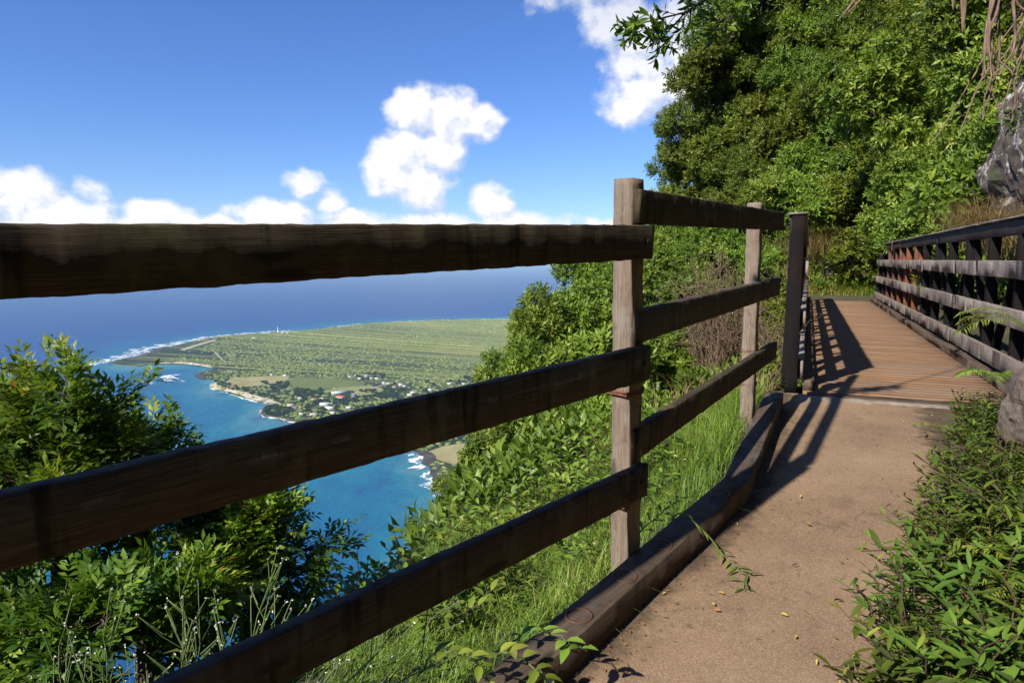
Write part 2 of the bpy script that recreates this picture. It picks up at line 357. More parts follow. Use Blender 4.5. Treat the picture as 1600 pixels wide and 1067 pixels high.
def beam(name, p0, p1, h, w, mat, parent=None, up=(0, 0, 1), side=0.0, rough=.0015, seg=None, seed=0, bev=.004, flat_y=1.0):
    """squared timber from p0 to p1 (centre of the section), height h along up, width w; local x runs along the timber"""
    p0 = Vector(p0); p1 = Vector(p1); X = (p1-p0); L = X.length; X.normalize()
    Y = Vector(up).cross(X).normalized(); Z = X.cross(Y).normalized()
    rng = np.random.default_rng(seed+17)
    seg = seg or max(2, int(L/.06)); n = seg+1
    xs = np.linspace(0, L, n)
    b = min(bev, h*.3, w*.3)
    prof = np.array([(-w/2+b, -h/2), (w/2-b, -h/2), (w/2, -h/2+b), (w/2, h/2-b), (w/2-b, h/2), (-w/2+b, h/2), (-w/2, h/2-b), (-w/2, -h/2+b)])
    k = len(prof)
    V = np.zeros((n, k, 3)); V[:, :, 0] = xs[:, None]; V[:, :, 1:] = prof[None]
    if rough:
        jit = rng.normal(0, rough, (n, k, 2)); jit = (jit+np.roll(jit, 1, 0)+np.roll(jit, -1, 0))/1.8
        low = np.sin(xs[:, None]*rng.uniform(1.0, 2)+rng.uniform(0, 6))*rough*.8
        jit[:, :, 0] *= flat_y
        V[:, :, 1:] += jit; V[:, :, 2] += low
        V[0, :, 0] += rng.normal(0, rough, k); V[-1, :, 0] += rng.normal(0, rough, k)
    F = []
    for i in range(n-1):
        for j in range(k):
            a = i*k+j; c = i*k+(j+1) % k; F += [(a, a+k, c+k), (a, c+k, c)]
    for j in range(1, k-1): F.append((0, j, j+1)); e = (n-1)*k; F.append((e, e+j+1, e+j))
    gg = Geo().add(V.reshape(-1, 3), F); me = gg.mesh(name, mat)
    o = link(name, me, None)
    o.matrix_world = Matrix(((X.x, Y.x, Z.x, p0.x), (X.y, Y.y, Z.y, p0.y), (X.z, Y.z, Z.z, p0.z), (0, 0, 0, 1)))
    if parent is not None:
        o.parent = parent; o.matrix_parent_inverse = Matrix.Translation(parent.location).inverted()
    return o
def attach_sub(o, part):
    o.parent = part; o.matrix_parent_inverse = part.matrix_basis.inverted(); return o
def attach(o, parent):
    o.parent = parent; o.matrix_parent_inverse = Matrix.Translation(parent.location).inverted(); return o

# ------------------------------------------------------------------ terrain
def vnoise(x, y, seed=0):
    xi = np.floor(x).astype(np.int64); yi = np.floor(y).astype(np.int64)
    fx = x - xi; fy = y - yi
    fx = fx*fx*(3-2*fx); fy = fy*fy*(3-2*fy)
    def h(a, b):
        n = (a*374761393 + b*668265263 + seed*974711) & 0x7fffffff
        n = ((n ^ (n >> 13))*1274126177) & 0x7fffffff
        return ((n ^ (n >> 16)) & 0xffff)/65535.0
    return (h(xi, yi)*(1-fx)*(1-fy) + h(xi+1, yi)*fx*(1-fy) + h(xi, yi+1)*(1-fx)*fy + h(xi+1, yi+1)*fx*fy)*2-1
def fbm(x, y, o=4, seed=0):
    v = 0; a = 1.0; s = 0
    for i in range(o):
        v = v + a*vnoise(x, y, seed+i); s += a; a *= .5; x = x*2.03+7.1; y = y*2.03+3.7
    return v/s
# outer edge of the trail bench: x, y, bench width
EDGE = np.array([(-14,-13,2.5),(-2.05,-.2,2.1),(0.0,2.42,1.5),(.95,3.62,1.45),(1.95,5.75,2.75),(3.3,6.9,2.4),(6.3,8.6,.15),(8.5,12.5,.15),(10.4,16.5,.2),(10.9,18.7,.6),(10.2,19.35,1.6),(8.2,19.7,1.9),(5.8,22,1.4),(4.3,26,1.1),(4.7,31,1.1),(8,38,1.2),(16,50,1.2)])
def path_z(x, y):
    t = (x-2.9)*.5736 + (y-5.5)*.8192
    return np.where(t < 0, -1.14+.06*np.maximum(t, -9), -1.15)
def hill(x, y):
    x = np.asarray(x, float); y = np.asarray(y, float)
    best = np.full(x.shape, 1e18); sd = np.zeros(x.shape); bw = np.zeros(x.shape); ex = np.zeros(x.shape); ey = np.zeros(x.shape)
    for a, b in zip(EDGE[:-1], EDGE[1:]):
        dx, dy = b[0]-a[0], b[1]-a[1]; l2 = dx*dx+dy*dy
        t = np.clip(((x-a[0])*dx+(y-a[1])*dy)/l2, 0, 1)
        px, py = a[0]+t*dx, a[1]+t*dy
        d2 = (x-px)**2+(y-py)**2
        m = d2 < best
        side = np.sign((x-a[0])*dy-(y-a[1])*dx)      # + right (uphill)
        best = np.where(m, d2, best)
        sd = np.where(m, side*np.sqrt(d2), sd); bw = np.where(m, a[2]+t*(b[2]-a[2]), bw)
        ex = np.where(m, px, ex); ey = np.where(m, py, ey)
    zb = path_z(ex, ey)-.04
    out = np.maximum(-sd, 0); inn = np.maximum(sd-bw, 0)
    down = np.where(out < 1.7, .10+.42*out, .10+.42*1.7+1.55*(out-1.7))
    down = np.where(out <= 0, 0, down*np.clip(out/.15, 0, 1))
    n1 = fbm(x*.45, y*.45, 4, 3); n2 = fbm(x*1.7, y*1.7, 3, 9)
    up = np.where(inn < .8, .5*inn, .4+2.3*(inn-.8)); up = np.where(up > 22, 22+(up-22)*.35, up)
    z = zb - down + up
    w = np.clip(np.maximum(out/2.5, inn/1.2), 0, 1)
    z = z + w*(n1*1.0+n2*.22) + .02*n2
    return np.maximum(z, -452.5), sd, bw

# graded grid: fine near the trail, coarse down the sea cliff
def graded(c, fine, n_fine, n_out, lim_lo, lim_hi):
    mid = np.arange(-n_fine, n_fine+1)*fine+c
    def out(start, lim, n): return start+np.sign(lim-start)*(np.geomspace(1, 1+abs(lim-start), n+1)[1:]-1)
    return np.concatenate([out(mid[0], lim_lo, n_out)[::-1], mid, out(mid[-1], lim_hi, n_out)])
gx = graded(4.5, .22, 52, 60, -420, 180); gy = graded(13.5, .24, 80, 55, -260, 330)
XX, YY = np.meshgrid(gx, gy); ZZ, SD, BW = hill(XX, YY)
nx, ny = len(gx), len(gy)
idx = np.arange(nx*ny).reshape(ny, nx)
a, b, c_, d_ = idx[:-1, :-1].ravel(), idx[:-1, 1:].ravel(), idx[1:, 1:].ravel(), idx[1:, :-1].ravel()
hg = Geo().add(np.stack([XX.ravel(), YY.ravel(), ZZ.ravel()], 1), np.concatenate([np.stack([a, b, c_], 1), np.stack([a, c_, d_], 1)]))
tag(hg.build('hillside', M['soil'], smooth=True), 'steep soil slope of the sea cliff under the plants', kind='structure')

# ------------------------------------------------------------------ sea
FAR = [(3200,5600),(2200,5420),(991,5269),(493,5241),(195,5184),(-106,5128),(-418,5052),(-557,5020),(-697,4942),(-805,4891),(-987,4788),(-1090,4630),(-1214,4398),(-1295,4295),(-1372,4219),(-1457,4200),(-1561,4109),(-1654,4005),(-1717,3922),(-1735,3751),(-1745,3608),(-1753,3501),(-1771,3425),(-1728,3329),(-1708,3172),(-1728,3088),(-1731,2981),(-1713,2898)]
BAY = [(-1660,2880),(-1586,2854),(-1538,2898),(-1476,2916),(-1395,2898),(-1315,2854),(-1240,2794),(-1243,2837),(-1221,2761),(-1218,2713),(-1224,2630),(-1172,2565),(-1113,2523),(-1074,2444),(-1065,2381),(-1016,2322),(-949,2276),(-855,2180),(-777,2116),(-723,2087),(-730,2055),(-738,2027),(-737,1993),(-715,1942),(-656,1910),(-601,1864),(-584,1883),(-555,1894),(-508,1841),(-441,1770),(-374,1692),(-318,1655),(-265,1603),(-239,1570),(-219,1570),(-201,1538),(-187,1482),(-170,1435),(-152,1370),(-136,1299),(-118,1211),(-94,1092),(-60,930),(-30,764),(-40,600),(-80,400),(-60,250)]
def roughen(pts, amp, it=2, seed=1):
    rg = random.Random(seed); pts = list(pts)
    for k in range(it):
        out = []
        for p, q in zip(pts[:-1], pts[1:]):
            out.append(p); dx, dy = q[0]-p[0], q[1]-p[1]; L = math.hypot(dx, dy)
            o = rg.uniform(-1, 1)*min(amp, L*.16)
            out.append(((p[0]+q[0])/2-dy/L*o, (p[1]+q[1])/2+dx/L*o))
        out.append(pts[-1]); pts = out; amp *= .6
    return pts
FARR = roughen(FAR, 26, 3, 4); BAYR = roughen(BAY, 12, 2, 5)
coast = np.array(FARR+BAYR)
na, nr = 420, 190
ang = np.linspace(0, 2*math.pi, na, endpoint=False)
# denser angles where the bay lies
rad = np.geomspace(60, 76000, nr)
AA, RRr = np.meshgrid(ang, rad)
SX, SY = np.sin(AA)*RRr, np.cos(AA)*RRr
flat = np.stack([SX.ravel(), SY.ravel()], 1)
dist = np.full(len(flat), 1e9)
for i in range(0, len(flat), 4000):
    dd = flat[i:i+4000, None, :]-coast[None, ::2, :]
    dist[i:i+4000] = np.sqrt((dd**2).sum(2).min(1))
near_bay = np.exp(-dist/420.0)
inner = np.exp(-(np.hypot(flat[:, 0]+650, flat[:, 1]-1500)/1100.0)**2)*.85
shal = np.clip(np.maximum(near_bay, inner), 0, 1)
idx = np.arange(na*nr).reshape(nr, na); nxt = np.roll(idx, -1, 1)
a, b, c_, d_ = idx[:-1].ravel(), nxt[:-1].ravel(), nxt[1:].ravel(), idx[1:].ravel()
sg = Geo().add(np.stack([SX.ravel(), SY.ravel(), np.full(na*nr, -450.0)], 1), np.concatenate([np.stack([a, c_, b], 1), np.stack([a, d_, c_], 1)]), shal)
m, t, p = material('sea_water'); co = coords(t)
sh = t.new('ShaderNodeAttribute', attribute_name='tint').outputs['Fac']
pn = t.noise(t.map(co, .0022, .0022, 1), 1.6, 5, .6, .8); pn2 = t.noise(t.map(co, .010, .0045, 1), 1.3, 4, .6)
f = t.math('ADD', sh, t.math('MULTIPLY', t.math('SUBTRACT', pn, .5), .95))
c = t.ramp(f, [(.0, (.004, .046, .185)), (.3, (.004, .052, .20)), (.55, (.004, .088, .21)), (.8, (.010, .140, .215)), (1, (.06, .195, .235))])
c = t.mix(t.math('MULTIPLY', t.smooth(pn2, .48, .72), .45), c, (.006, .050, .165))
dk = t.smooth(t.noise(t.map(co, .05, .016, 1), 1.0, 4, .6), .45, .75)
c = t.mix(t.math('MULTIPLY', dk, .25), c, (.006, .04, .16))
wc = t.noise(t.map(co, .012, .030, 1), 1.0, 5, .72)
wcap = t.math('MULTIPLY', t.smooth(wc, .675, .73), t.smooth(t.noise(t.map(co, .0006, .0006, 1), 1, 3, .5), .40, .6))
c = t.mix(wcap, c, (.75, .78, .8))
t.l.new(c, p.inputs['Base Color']); p.inputs['Roughness'].default_value = .42; p.inputs['Specular IOR Level'].default_value = .12; p.inputs['IOR'].default_value = 1.33
t.l.new(t.bump(t.noise(t.map(co, .03, .03, 1), 1.0, 5, .7), .8, 6.0), p.inputs['Normal'])
M['sea'] = m
tag(sg.build('sea', M['sea'], smooth=True), 'blue ocean reaching to the hazy horizon', kind='structure')

# ------------------------------------------------------------------ the flat peninsula far below
def flat_poly(name, pts, z, mat, label, base=None):
    tess = geometry.tessellate_polygon([[Vector((x, y, 0)) for x, y in pts]])
    V = [(x, y, z) for x, y in pts]; F = []
    for q in tess:
        (x0, y0), (x1, y1), (x2, y2) = (pts[k] for k in q)
        F.append(q if (x1-x0)*(y2-y0)-(x2-x0)*(y1-y0) > 0 else q[::-1])
    if base is not None:
        n = len(pts); V += [(x, y, base) for x, y in pts]
        for i in range(n):
            j = (i+1) % n; F += [(i, j, n+j), (i, n+j, n+i)]
    o = Geo().add(V, F).build(name, mat)
    return tag(o, label, kind='structure')
m, t, p = material('plain'); co = coords(t)
b1 = t.noise(t.map(co, .0018, .0018, 1), 1.5, 6, .6, .4); b2 = t.noise(t.map(co, .012, .012, 1), 1.2, 6, .7)
c = t.ramp(b1, [(.3, (.20, .215, .045)), (.5, (.24, .245, .058)), (.68, (.29, .27, .085))])
c = t.mix(t.math('MULTIPLY', t.smooth(b2, .42, .70), .22), c, (.14, .18, .042))
t.l.new(c, p.inputs['Base Color']); p.inputs['Roughness'].default_value = 1; p.inputs['Specular IOR Level'].default_value = .05
M['plain'] = m
def field_mat(name, c0, c1):
    m, t, p = material(name); co = coords(t)
    t.l.new(t.ramp(t.noise(t.map(co, .016, .016, 1), 1.4, 5, .65), [(.35, c0), (.65, c1)]), p.inputs['Base Color']); p.inputs['Roughness'].default_value = 1; p.inputs['Specular IOR Level'].default_value = .05
    return m
M['dry_field'] = field_mat('dry_field', (.24, .22, .085), (.34, .29, .13)); M['green_field'] = field_mat('green_field', (.11, .135, .035), (.145, .16, .045))
M['lawn'] = field_mat('lawn', (.19, .21, .07), (.26, .255, .10)); M['sand'] = field_mat('sand', (.50, .42, .28), (.66, .57, .41)); M['lava'] = field_mat('lava', (.035, .033, .032), (.09, .08, .07))
M['airstrip'] = field_mat('airstrip', (.30, .29, .20), (.38, .36, .26)); M['earth'] = field_mat('earth', (.26, .19, .10), (.33, .27, .14))
LAND = -446.0
flat_poly('coastal_plain', FARR+BAYR+[(400, 250), (3200, 1500)], LAND, M['plain'], 'low green peninsula spread out far below', -452)
flat_poly('dry_field', [(-1043,2431),(-1062,2551),(-980,2579),(-867,2608),(-831,2483),(-848,2444),(-900,2394),(-936,2369),(-955,2334),(-1005,2345)], LAND+.5, M['dry_field'], 'pale dry field beside the beach')
flat_poly('green_field', [(-822,2483),(-829,2565),(-679,2551),(-564,2470),(-524,2406),(-539,2357),(-622,2334),(-682,2310),(-782,2381)], LAND+.5, M['green_field'], 'smooth olive green field above the village')
flat_poly('lawn', [(-647,2288),(-603,2345),(-550,2369),(-512,2394),(-444,2334),(-440,2254),(-477,2222),(-510,2211),(-543,2299),(-610,2288),(-623,2254)], LAND+.9, M['lawn'], 'pale mown clearing between village trees')
flat_poly('airstrip', [(-1648,3352),(-1666,3528),(-1669,3812),(-1636,3751),(-1626,3476),(-1612,3329)], LAND+.5, M['airstrip'], 'pale airstrip near the point')
flat_poly('shore_meadow', [(-205,1540),(-165,1600),(-60,1660),(-30,1480),(-60,1420),(-126,1450),(-160,1480)], LAND+.5, M['dry_field'], 'dry yellow meadow above the rocky shore')
flat_poly('bare_earth', [(-118,1540),(-70,1560),(-50,1470),(-95,1440)], LAND+.9, M['earth'], 'bare brown earth patch beside the meadow')
def ribbon(name, pts, w_in, w_out, z, mat, label, kind='structure', jit=.35, seed=2, cat=None):
    """strip along a coast line; inland lies to the left of the direction of travel when w_in > 0"""
    rg = random.Random(seed); V = []; F = []
    for i, (x, y) in enumerate(pts):
        x0, y0 = pts[max(i-1, 0)]; x1, y1 = pts[min(i+1, len(pts)-1)]; L = math.hypot(x1-x0, y1-y0) or 1
        nx_, ny_ = -(y1-y0)/L, (x1-x0)/L; e = min(1, i/3, (len(pts)-1-i)/3)+.05
        wi = w_in*e*(1+rg.uniform(-jit, jit)); wo = w_out*e*(1+rg.uniform(-jit, jit))
        V += [(x+nx_*wi, y+ny_*wi, z), (x-nx_*wo, y-ny_*wo, z)]
        if i: k = 2*i; F += [(k-2, k-1, k+1), (k-2, k+1, k)]
    V = np.array(V); 
    F = np.array(F); tri = V[F]; s = np.cross(tri[:, 1]-tri[:, 0], tri[:, 2]-tri[:, 0])[:, 2]
    F[s < 0] = F[s < 0][:, ::-1]
    o = Geo().add(V, F).build(name, mat); return tag(o, label, cat, kind=kind)
bay_i = lambda p0, p1: roughen(BAY[p0:p1], 5, 2, p0)
ribbon('beach', bay_i(2, 7), 26, 4, LAND+.6, M['sand'], 'thin sandy beach in the far bay', seed=3)
ribbon('beach', bay_i(13, 20), 24, 6, LAND+.7, M['sand'], 'curved pale sandy beach before the village', seed=4)
ribbon('rocky_shore', roughen(FAR[13:], 18, 3, 8), 14, 34, LAND-3.4, M['lava'], 'black lava rock shore round the point', seed=5)
ribbon('rocky_shore', bay_i(20, 29), 6, 16, LAND-3.4, M['lava'], 'dark rocky shore below the village', seed=6)
ribbon('rocky_shore', bay_i(33, 41), 13, 14, LAND+.8, M['lava'], 'dark boulder shore at the foot of the cliff', seed=7)
ribbon('rocky_shore', bay_i(8, 13), 10, 16, LAND+.4, M['lava'], 'dark rocks between the two beaches', seed=8)
m, t, p = material('surf'); co = coords(t)
fm = t.smooth(t.noise(t.map(co, .035, .035, 1), 1.0, 6, .72), .47, .56)
p.inputs['Base Color'].default_value = (.82, .84, .86, 1); p.inputs['Roughness'].default_value = .9
tr = t.new('ShaderNodeBsdfTransparent'); mx = t.new('ShaderNodeMixShader'); t.l.new(fm, mx.inputs[0]); t.l.new(tr.outputs[0], mx.inputs[1]); t.l.new(p.outputs[0], mx.inputs[2]); t.l.new(mx.outputs[0], t.n['Material Output'].inputs['Surface'])
M['surf'] = m
def shift(pts, dx, dy): return [(x+dx, y+dy) for x, y in pts]
SURFS = [(roughen(FAR[2:13], 25, 3, 21), 10, 46, 'white surf along the far north shore'), (roughen(FAR[13:22], 25, 3, 22), 0, 78, 'white surf breaking on the lava west of the lighthouse'),
         (shift(roughen(FAR[19:], 25, 3, 23), -70, -20), 20, 60, 'white surf line breaking off the point'), (bay_i(33, 41), -8, 34, 'white surf washing the boulder shore at the cliff foot'),
         (bay_i(21, 28), -8, 22, 'white wash round the village headland'), (bay_i(12, 20), -4, 14, 'thin white wash along the sandy beach'), (shift(bay_i(9, 13), -90, -35), 10, 30, 'white breakers on the reef in the bay'), (shift(bay_i(10, 13), -160, -90), 6, 26, 'outer white breakers on the reef in the bay')]
for k, (pp, wi, wo, lab) in enumerate(SURFS): ribbon('surf', pp, wi, wo, -449.3+.12*k, M['surf'], lab, 'stuff', .5, 30+k)
ribbon('dirt_road', roughen([(-1522,3425),(-1381,3172),(-1228,2898),(-1254,2863)], 4, 2, 9), 4, 4, LAND+.7, M['airstrip'], 'thin pale dirt road leading from the airstrip to the bay', seed=9)
ribbon('dirt_road', roughen([(-1016,2335),(-960,2440),(-900,2520)], 4, 2, 10), 3, 3, LAND+1.2, M['earth'], 'thin track across the dry field', seed=10)
ribbon('dirt_road', roughen([(-600,1935),(-560,2100),(-520,2260),(-450,2400),(-400,2560)], 6, 2, 11), 5, 5, LAND+1.4, M['airstrip'], 'pale road running up through the village', seed=11)

# scrub over the plain: too much of it to count
rng = np.random.default_rng(11)
def in_poly(P, poly):
    x, y = P[:, 0], P[:, 1]; ins = np.zeros(len(P), bool); q = np.array(poly)
    for (x0, y0), (x1, y1) in zip(q, np.roll(q, -1, 0)):
        cnd = ((y0 > y) != (y1 > y)) & (x < (x1-x0)*(y-y0)/(y1-y0+1e-9)+x0); ins ^= cnd
    return ins
land_poly = FAR+BAY+[(400, 250), (3200, 1500)]
P = np.stack([rng.uniform(-1780, 500, 60000), rng.uniform(1300, 5200, 60000)], 1)
keep = in_poly(P, land_poly)
for poly in ([(-1043,2431),(-1062,2551),(-980,2579),(-867,2608),(-831,2483),(-848,2444),(-900,2394),(-936,2369),(-955,2334),(-1005,2345)], [(-822,2483),(-829,2565),(-679,2551),(-564,2470),(-524,2406),(-539,2357),(-622,2334),(-682,2310),(-782,2381)], [(-647,2288),(-603,2345),(-550,2369),(-512,2394),(-444,2334),(-440,2254),(-477,2222),(-510,2211),(-543,2299),(-610,2288),(-623,2254)], [(-1690,3330),(-1700,3830),(-1600,3830),(-1580,3330)], [(-205,1540),(-165,1600),(-60,1660),(-30,1480),(-60,1420),(-126,1450),(-160,1480)]): keep &= ~in_poly(P, poly)
keep &= (fbm(P[:, 0]*.004, P[:, 1]*.004, 3, 5)+rng.uniform(-.5, .5, len(P))) > -.08
keep &= (P[:, 0] > -.28*P[:, 1]-700) & (P[:, 0] < .1*P[:, 1])
P = P[keep][:15000]
bu = np.array([(0, 0, 1), (.95, 0, .1), (.3, .9, .1), (-.77, .56, .1), (-.77, -.56, .1), (.3, -.9, .1), (.5, .35, .75), (-.5, .35, .7), (0, -.6, .72)])
bf = np.array([(1,2,6),(2,3,7),(2,7,6),(3,4,7),(4,5,8),(4,8,7),(5,1,8),(1,6,8),(6,7,0),(7,8,0),(8,6,0)])
sz = rng.uniform(3.5, 9, len(P)); hh = sz*rng.uniform(.35, .6, len(P))
V = bu[None]*np.stack([sz, sz*rng.uniform(.7, 1.4, len(P)), hh], 1)[:, None, :]+rng.normal(0, .8, (len(P), 9, 3))
V[:, :, :2] += P[:, None, :]; V[:, :, 2] += LAND-.3
F = (bf[None]+(np.arange(len(P))*9)[:, None, None]).reshape(-1, 3)
tag(Geo().add(V.reshape(-1, 3), F, np.repeat(rng.uniform(0, 1, len(P)), 9)).build('scrub', M['scrub']), 'low green scrub covering the peninsula', 'scrub', kind='stuff')

# village trees
def far_tree_mesh(seed):
    rg = np.random.default_rng(seed); gg = Geo()
    n = 130; u = unit(rg.normal(size=(n, 3))); u[:, 2] = abs(u[:, 2])*.9
    P = u*np.array([5.2, 5.2, 4.2])*rg.uniform(.65, 1.05, (n, 1))+np.array([0, 0, 3.6])
    leaves(gg, P, u+rg.normal(0, .5, (n, 3)), unit(rg.normal(size=(n, 3))), rg.uniform(2.2, 3.8, n), rg.uniform(1.6, 2.6, n), rg.uniform(0, 1, n))
    V = bu*np.array([4.2, 4.2, 4.8])+np.array([0, 0, 2.2]); gg.add(V, bf, .2)
    tube(gg, [(0, 0, 0), (0, 0, 3.5)], .5, .4, 5, 0)
    return gg.mesh('coastal_tree', M['far_tree'])
tm = [far_tree_mesh(k) for k in range(4)]
POLYS = [([(-737,2254),(-726,2310),(-660,2310),(-632,2233),(-668,2191),(-704,2170)],30,'dense grove above the village'),([(-739,1993),(-746,2055),(-675,2019),(-633,1959),(-663,1926),(-718,1950)],34,'rocky headland by the village'),([(-1090,2470),(-1016,2345),(-879,2244),(-738,2130),(-773,2191),(-913,2310),(-1046,2444)],30,'edge of the sandy beach'),([(-610,2130),(-501,2191),(-407,2130),(-453,1975),(-551,1918)],34,'red-roofed and white village houses'),([(-526,2299),(-359,2357),(-263,2299),(-330,2160),(-447,2130)],34,'right side of the village'),([(-465,2444),(-282,2470),(-63,2652),(-58,2444),(-225,2369)],34,'scattered houses right of the village'),([(-918,2444),(-826,2483),(-777,2345),(-810,2299),(-875,2357)],20,'lower end of the dry field'),([(-680,2160),(-627,2191),(-555,1934),(-592,1934)],14,'village waterfront'),([(-624,2608),(-501,2637),(-468,2523),(-570,2496)],16,'small houses above the olive green field')]
HOUSES = [(-581,2249,46,10,'w'),(-551,2170,30,14,'r'),(-631,2140,16,10,'o'),(-600,2140,26,10,'c'),(-577,2064,28,12,'w'),(-548,2010,26,10,'w'),(-522,2191,20,9,'g'),(-679,2055,20,9,'c'),(-656,2019,18,9,'o'),(-609,1934,12,8,'c'),(-571,1926,20,9,'c'),(-680,2160,16,9,'g'),(-644,2254,12,8,'w'),(-444,2418,15,9,'c'),(-411,2357,15,9,'o'),(-396,2394,14,9,'w'),(-379,2369,13,8,'c'),(-463,2431,12,8,'w'),(-617,2565,13,8,'g'),(-599,2593,13,8,'w'),(-571,2523,13,8,'w'),(-559,2579,13,8,'g'),(-528,2523,13,8,'w'),(-506,2523,13,8,'w'),(-333,2254,16,9,'c'),(-280,2299,14,9,'w'),(-225,2418,13,8,'w'),(-173,2418,13,8,'g'),(-337,2211,15,9,'w'),(-874,2593,12,7,'w'),(-931,2608,10,6,'w'),(-1461,3843,20,9,'w'),(-1365,2880,11,7,'w'),(-522,1950,14,8,'c'),(-492,2019,15,9,'w')]
rg = random.Random(3); first = True
for poly, n, where in POLYS:
    q = np.array(poly); lo, hi = q.min(0), q.max(0); k = 0
    while k < n:
        pt = (rg.uniform(lo[0], hi[0]), rg.uniform(lo[1], hi[1]))
        if not in_poly(np.array([pt]), poly)[0]: continue
        if any(abs(pt[0]-h[0]) < h[2]*.5+5 and abs(pt[1]-h[1]) < h[3]*.5+8 for h in HOUSES): 
            k += .2; continue
        o = link('coastal_tree', tm[rg.randrange(4)]); o.location = (*pt, LAND); s = rg.uniform(.7, 1.35); o.scale = (s*rg.uniform(.85, 1.2), s, s*rg.uniform(.8, 1.25)); o.rotation_euler = (0, 0, rg.uniform(0, 6.28))
        tag(o, 'tiny dark green tree at the '+where, 'tree', 'trees at the '+where); k += 1

def plain_mat(name, c, rough=.7):
    m, t, p = material(name); co = coords(t)
    n = t.noise(co, 1.2, 4, .6); t.l.new(t.mix(n, tuple(x*.85 for x in c), c), p.inputs['Base Color']); p.inputs['Roughness'].default_value = rough
    return m
M['wall_white'] = plain_mat('wall_white', (.72, .70, .66)); M['roof_w'] = plain_mat('roof_w', (.72, .72, .72), .5); M['roof_g'] = plain_mat('roof_g', (.40, .42, .44), .5)
M['roof_r'] = plain_mat('roof_r', (.62, .10, .055)); M['roof_o'] = plain_mat('roof_o', (.42, .16, .09)); M['roof_c'] = plain_mat('roof_c', (.62, .53, .42)); M['dark_glass'] = plain_mat('dark_glass', (.05, .06, .07), .2)
RN = {'w': 'white', 'r': 'bright red', 'o': 'rust red', 'c': 'cream', 'g': 'grey'}
WHERE = ['long {} roofed hall at the top of the village', '{} roofed building in the middle of the village', '{} roofed house left of a cream roofed one', '{} roofed house just right of the rust roofed one', 'large {} roofed building below the red roof', '{} roofed building nearest the water below the red roof', '{} roofed house right of the red roof', '{} roofed house at the beach end of the village', '{} roofed house near the headland trees', 'small {} roofed hut at the village pier', '{} roofed shed on the village waterfront', '{} roofed house beside the dense grove', 'small {} roofed house above the village hall', '{} roofed house in the far right cluster', '{} roofed house, front of the far right cluster', '{} roofed house in the middle of the far right cluster', '{} roofed house right end of the far right cluster', '{} roofed house left end of the far right cluster', '{} roofed cottage leftmost above the olive field', '{} roofed cottage rearmost above the olive field', '{} roofed cottage front left above the olive field', '{} roofed cottage behind the others above the olive field', '{} roofed cottage front right above the olive field', '{} roofed cottage rightmost above the olive field', '{} roofed house among trees right of the pale clearing', 'lone {} roofed house right of the village trees', '{} roofed house second from the right end of the village', '{} roofed house at the right end of the village', '{} roofed house hidden low among right hand trees', '{} roofed shed at the far corner of the dry field', 'tiny {} roofed shed on the far edge of the dry field', '{} roofed terminal building beside the airstrip', 'tiny {} roofed hut behind the far beach', '{} roofed house lowest behind the middle rail', '{} roofed house just above the middle rail']
def house(x, y, L, D, k, label, rz):
    root = empty('village_house', (x, y, LAND), rz); hgt = 3.6 if L < 25 else 5.0
    a, b = L/2, D/2
    V = [(-a,-b,0),(a,-b,0),(a,b,0),(-a,b,0),(-a,-b,hgt),(a,-b,hgt),(a,b,hgt),(-a,b,hgt),(-a,0,hgt+D*.22),(a,0,hgt+D*.22)]
    F = [(0,1,5),(0,5,4),(1,2,6),(1,6,5),(2,3,7),(2,7,6),(3,0,4),(3,4,7),(4,7,8),(6,5,9)]
    wall_ = Geo().add(V, F).build('wall', M['wall_white'], root)
    e = .7; r0 = hgt-.25; r1 = hgt+D*.22+.35
    V = [(-a-e,-b-e,r0),(a+e,-b-e,r0),(a+e,0,r1),(-a-e,0,r1),(-a-e,b+e,r0),(a+e,b+e,r0)]; V += [(q[0], q[1], q[2]+.25) for q in V]
    F = [(6,7,8),(6,8,9),(9,8,11),(9,11,10),(0,2,1),(0,3,2),(3,5,2),(3,4,5),(0,1,7),(0,7,6),(4,10,11),(4,11,5),(0,6,9),(0,9,3),(3,9,10),(3,10,4),(1,8,7),(1,2,8),(2,11,8),(2,5,11)]
    Geo().add(V, F).build('roof', M['roof_'+k], root)
    nwin = max(2, int(L/6))
    for i in range(nwin):
        xx = -a+L*(i+.5)/nwin; V = [(xx-.9,-b-.06,1.2),(xx+.9,-b-.06,1.2),(xx+.9,-b-.06,2.6),(xx-.9,-b-.06,2.6)]
        Geo().add(V, [(0,1,2),(0,2,3)]).build('window', M['dark_glass'], wall_)
    tag(root, label.format(RN[k]), 'house', 'village houses')
for h, lab in zip(HOUSES, WHERE): house(*h, lab, rg.uniform(-.35, .35))

lh = empty('lighthouse', (-1434, 4160, LAND)); tag(lh, 'tall white lighthouse tower on the far shore of the peninsula', 'lighthouse')
def lathe(prof, sides=16, tint=.5):
    th = np.linspace(0, 2*math.pi, sides, endpoint=False); V = []; F = []
    for r, z in prof: V += [(r*math.cos(q), r*math.sin(q), z) for q in th]
    for i in range(len(prof)-1):
        for j in range(sides):
            a = i*sides+j; b = i*sides+(j+1) % sides; F += [(a, b, b+sides), (a, b+sides, a+sides)]
    return Geo().add(V, F, tint)
lathe([(4.8, 0), (4.8, 3), (4.0, 3.2), (2.9, 36), (3.8, 36.5), (3.8, 37.2), (0, 37.2)], 8).build('tower', M['wall_white'], lh)
lathe([(3.7, 37.2), (3.7, 38.4), (3.5, 38.4), (3.5, 37.2)], 12).build('gallery_rail', M['roof_g'], lh)
lathe([(2.1, 37.2), (2.1, 41), (0, 41)], 10).build('lantern_room', M['dark_glass'], lh)
lathe([(2.7, 41), (2.0, 42.3), (.3, 43.4), (0, 43.6)], 10).build('lantern_roof', M['roof_g'], lh)
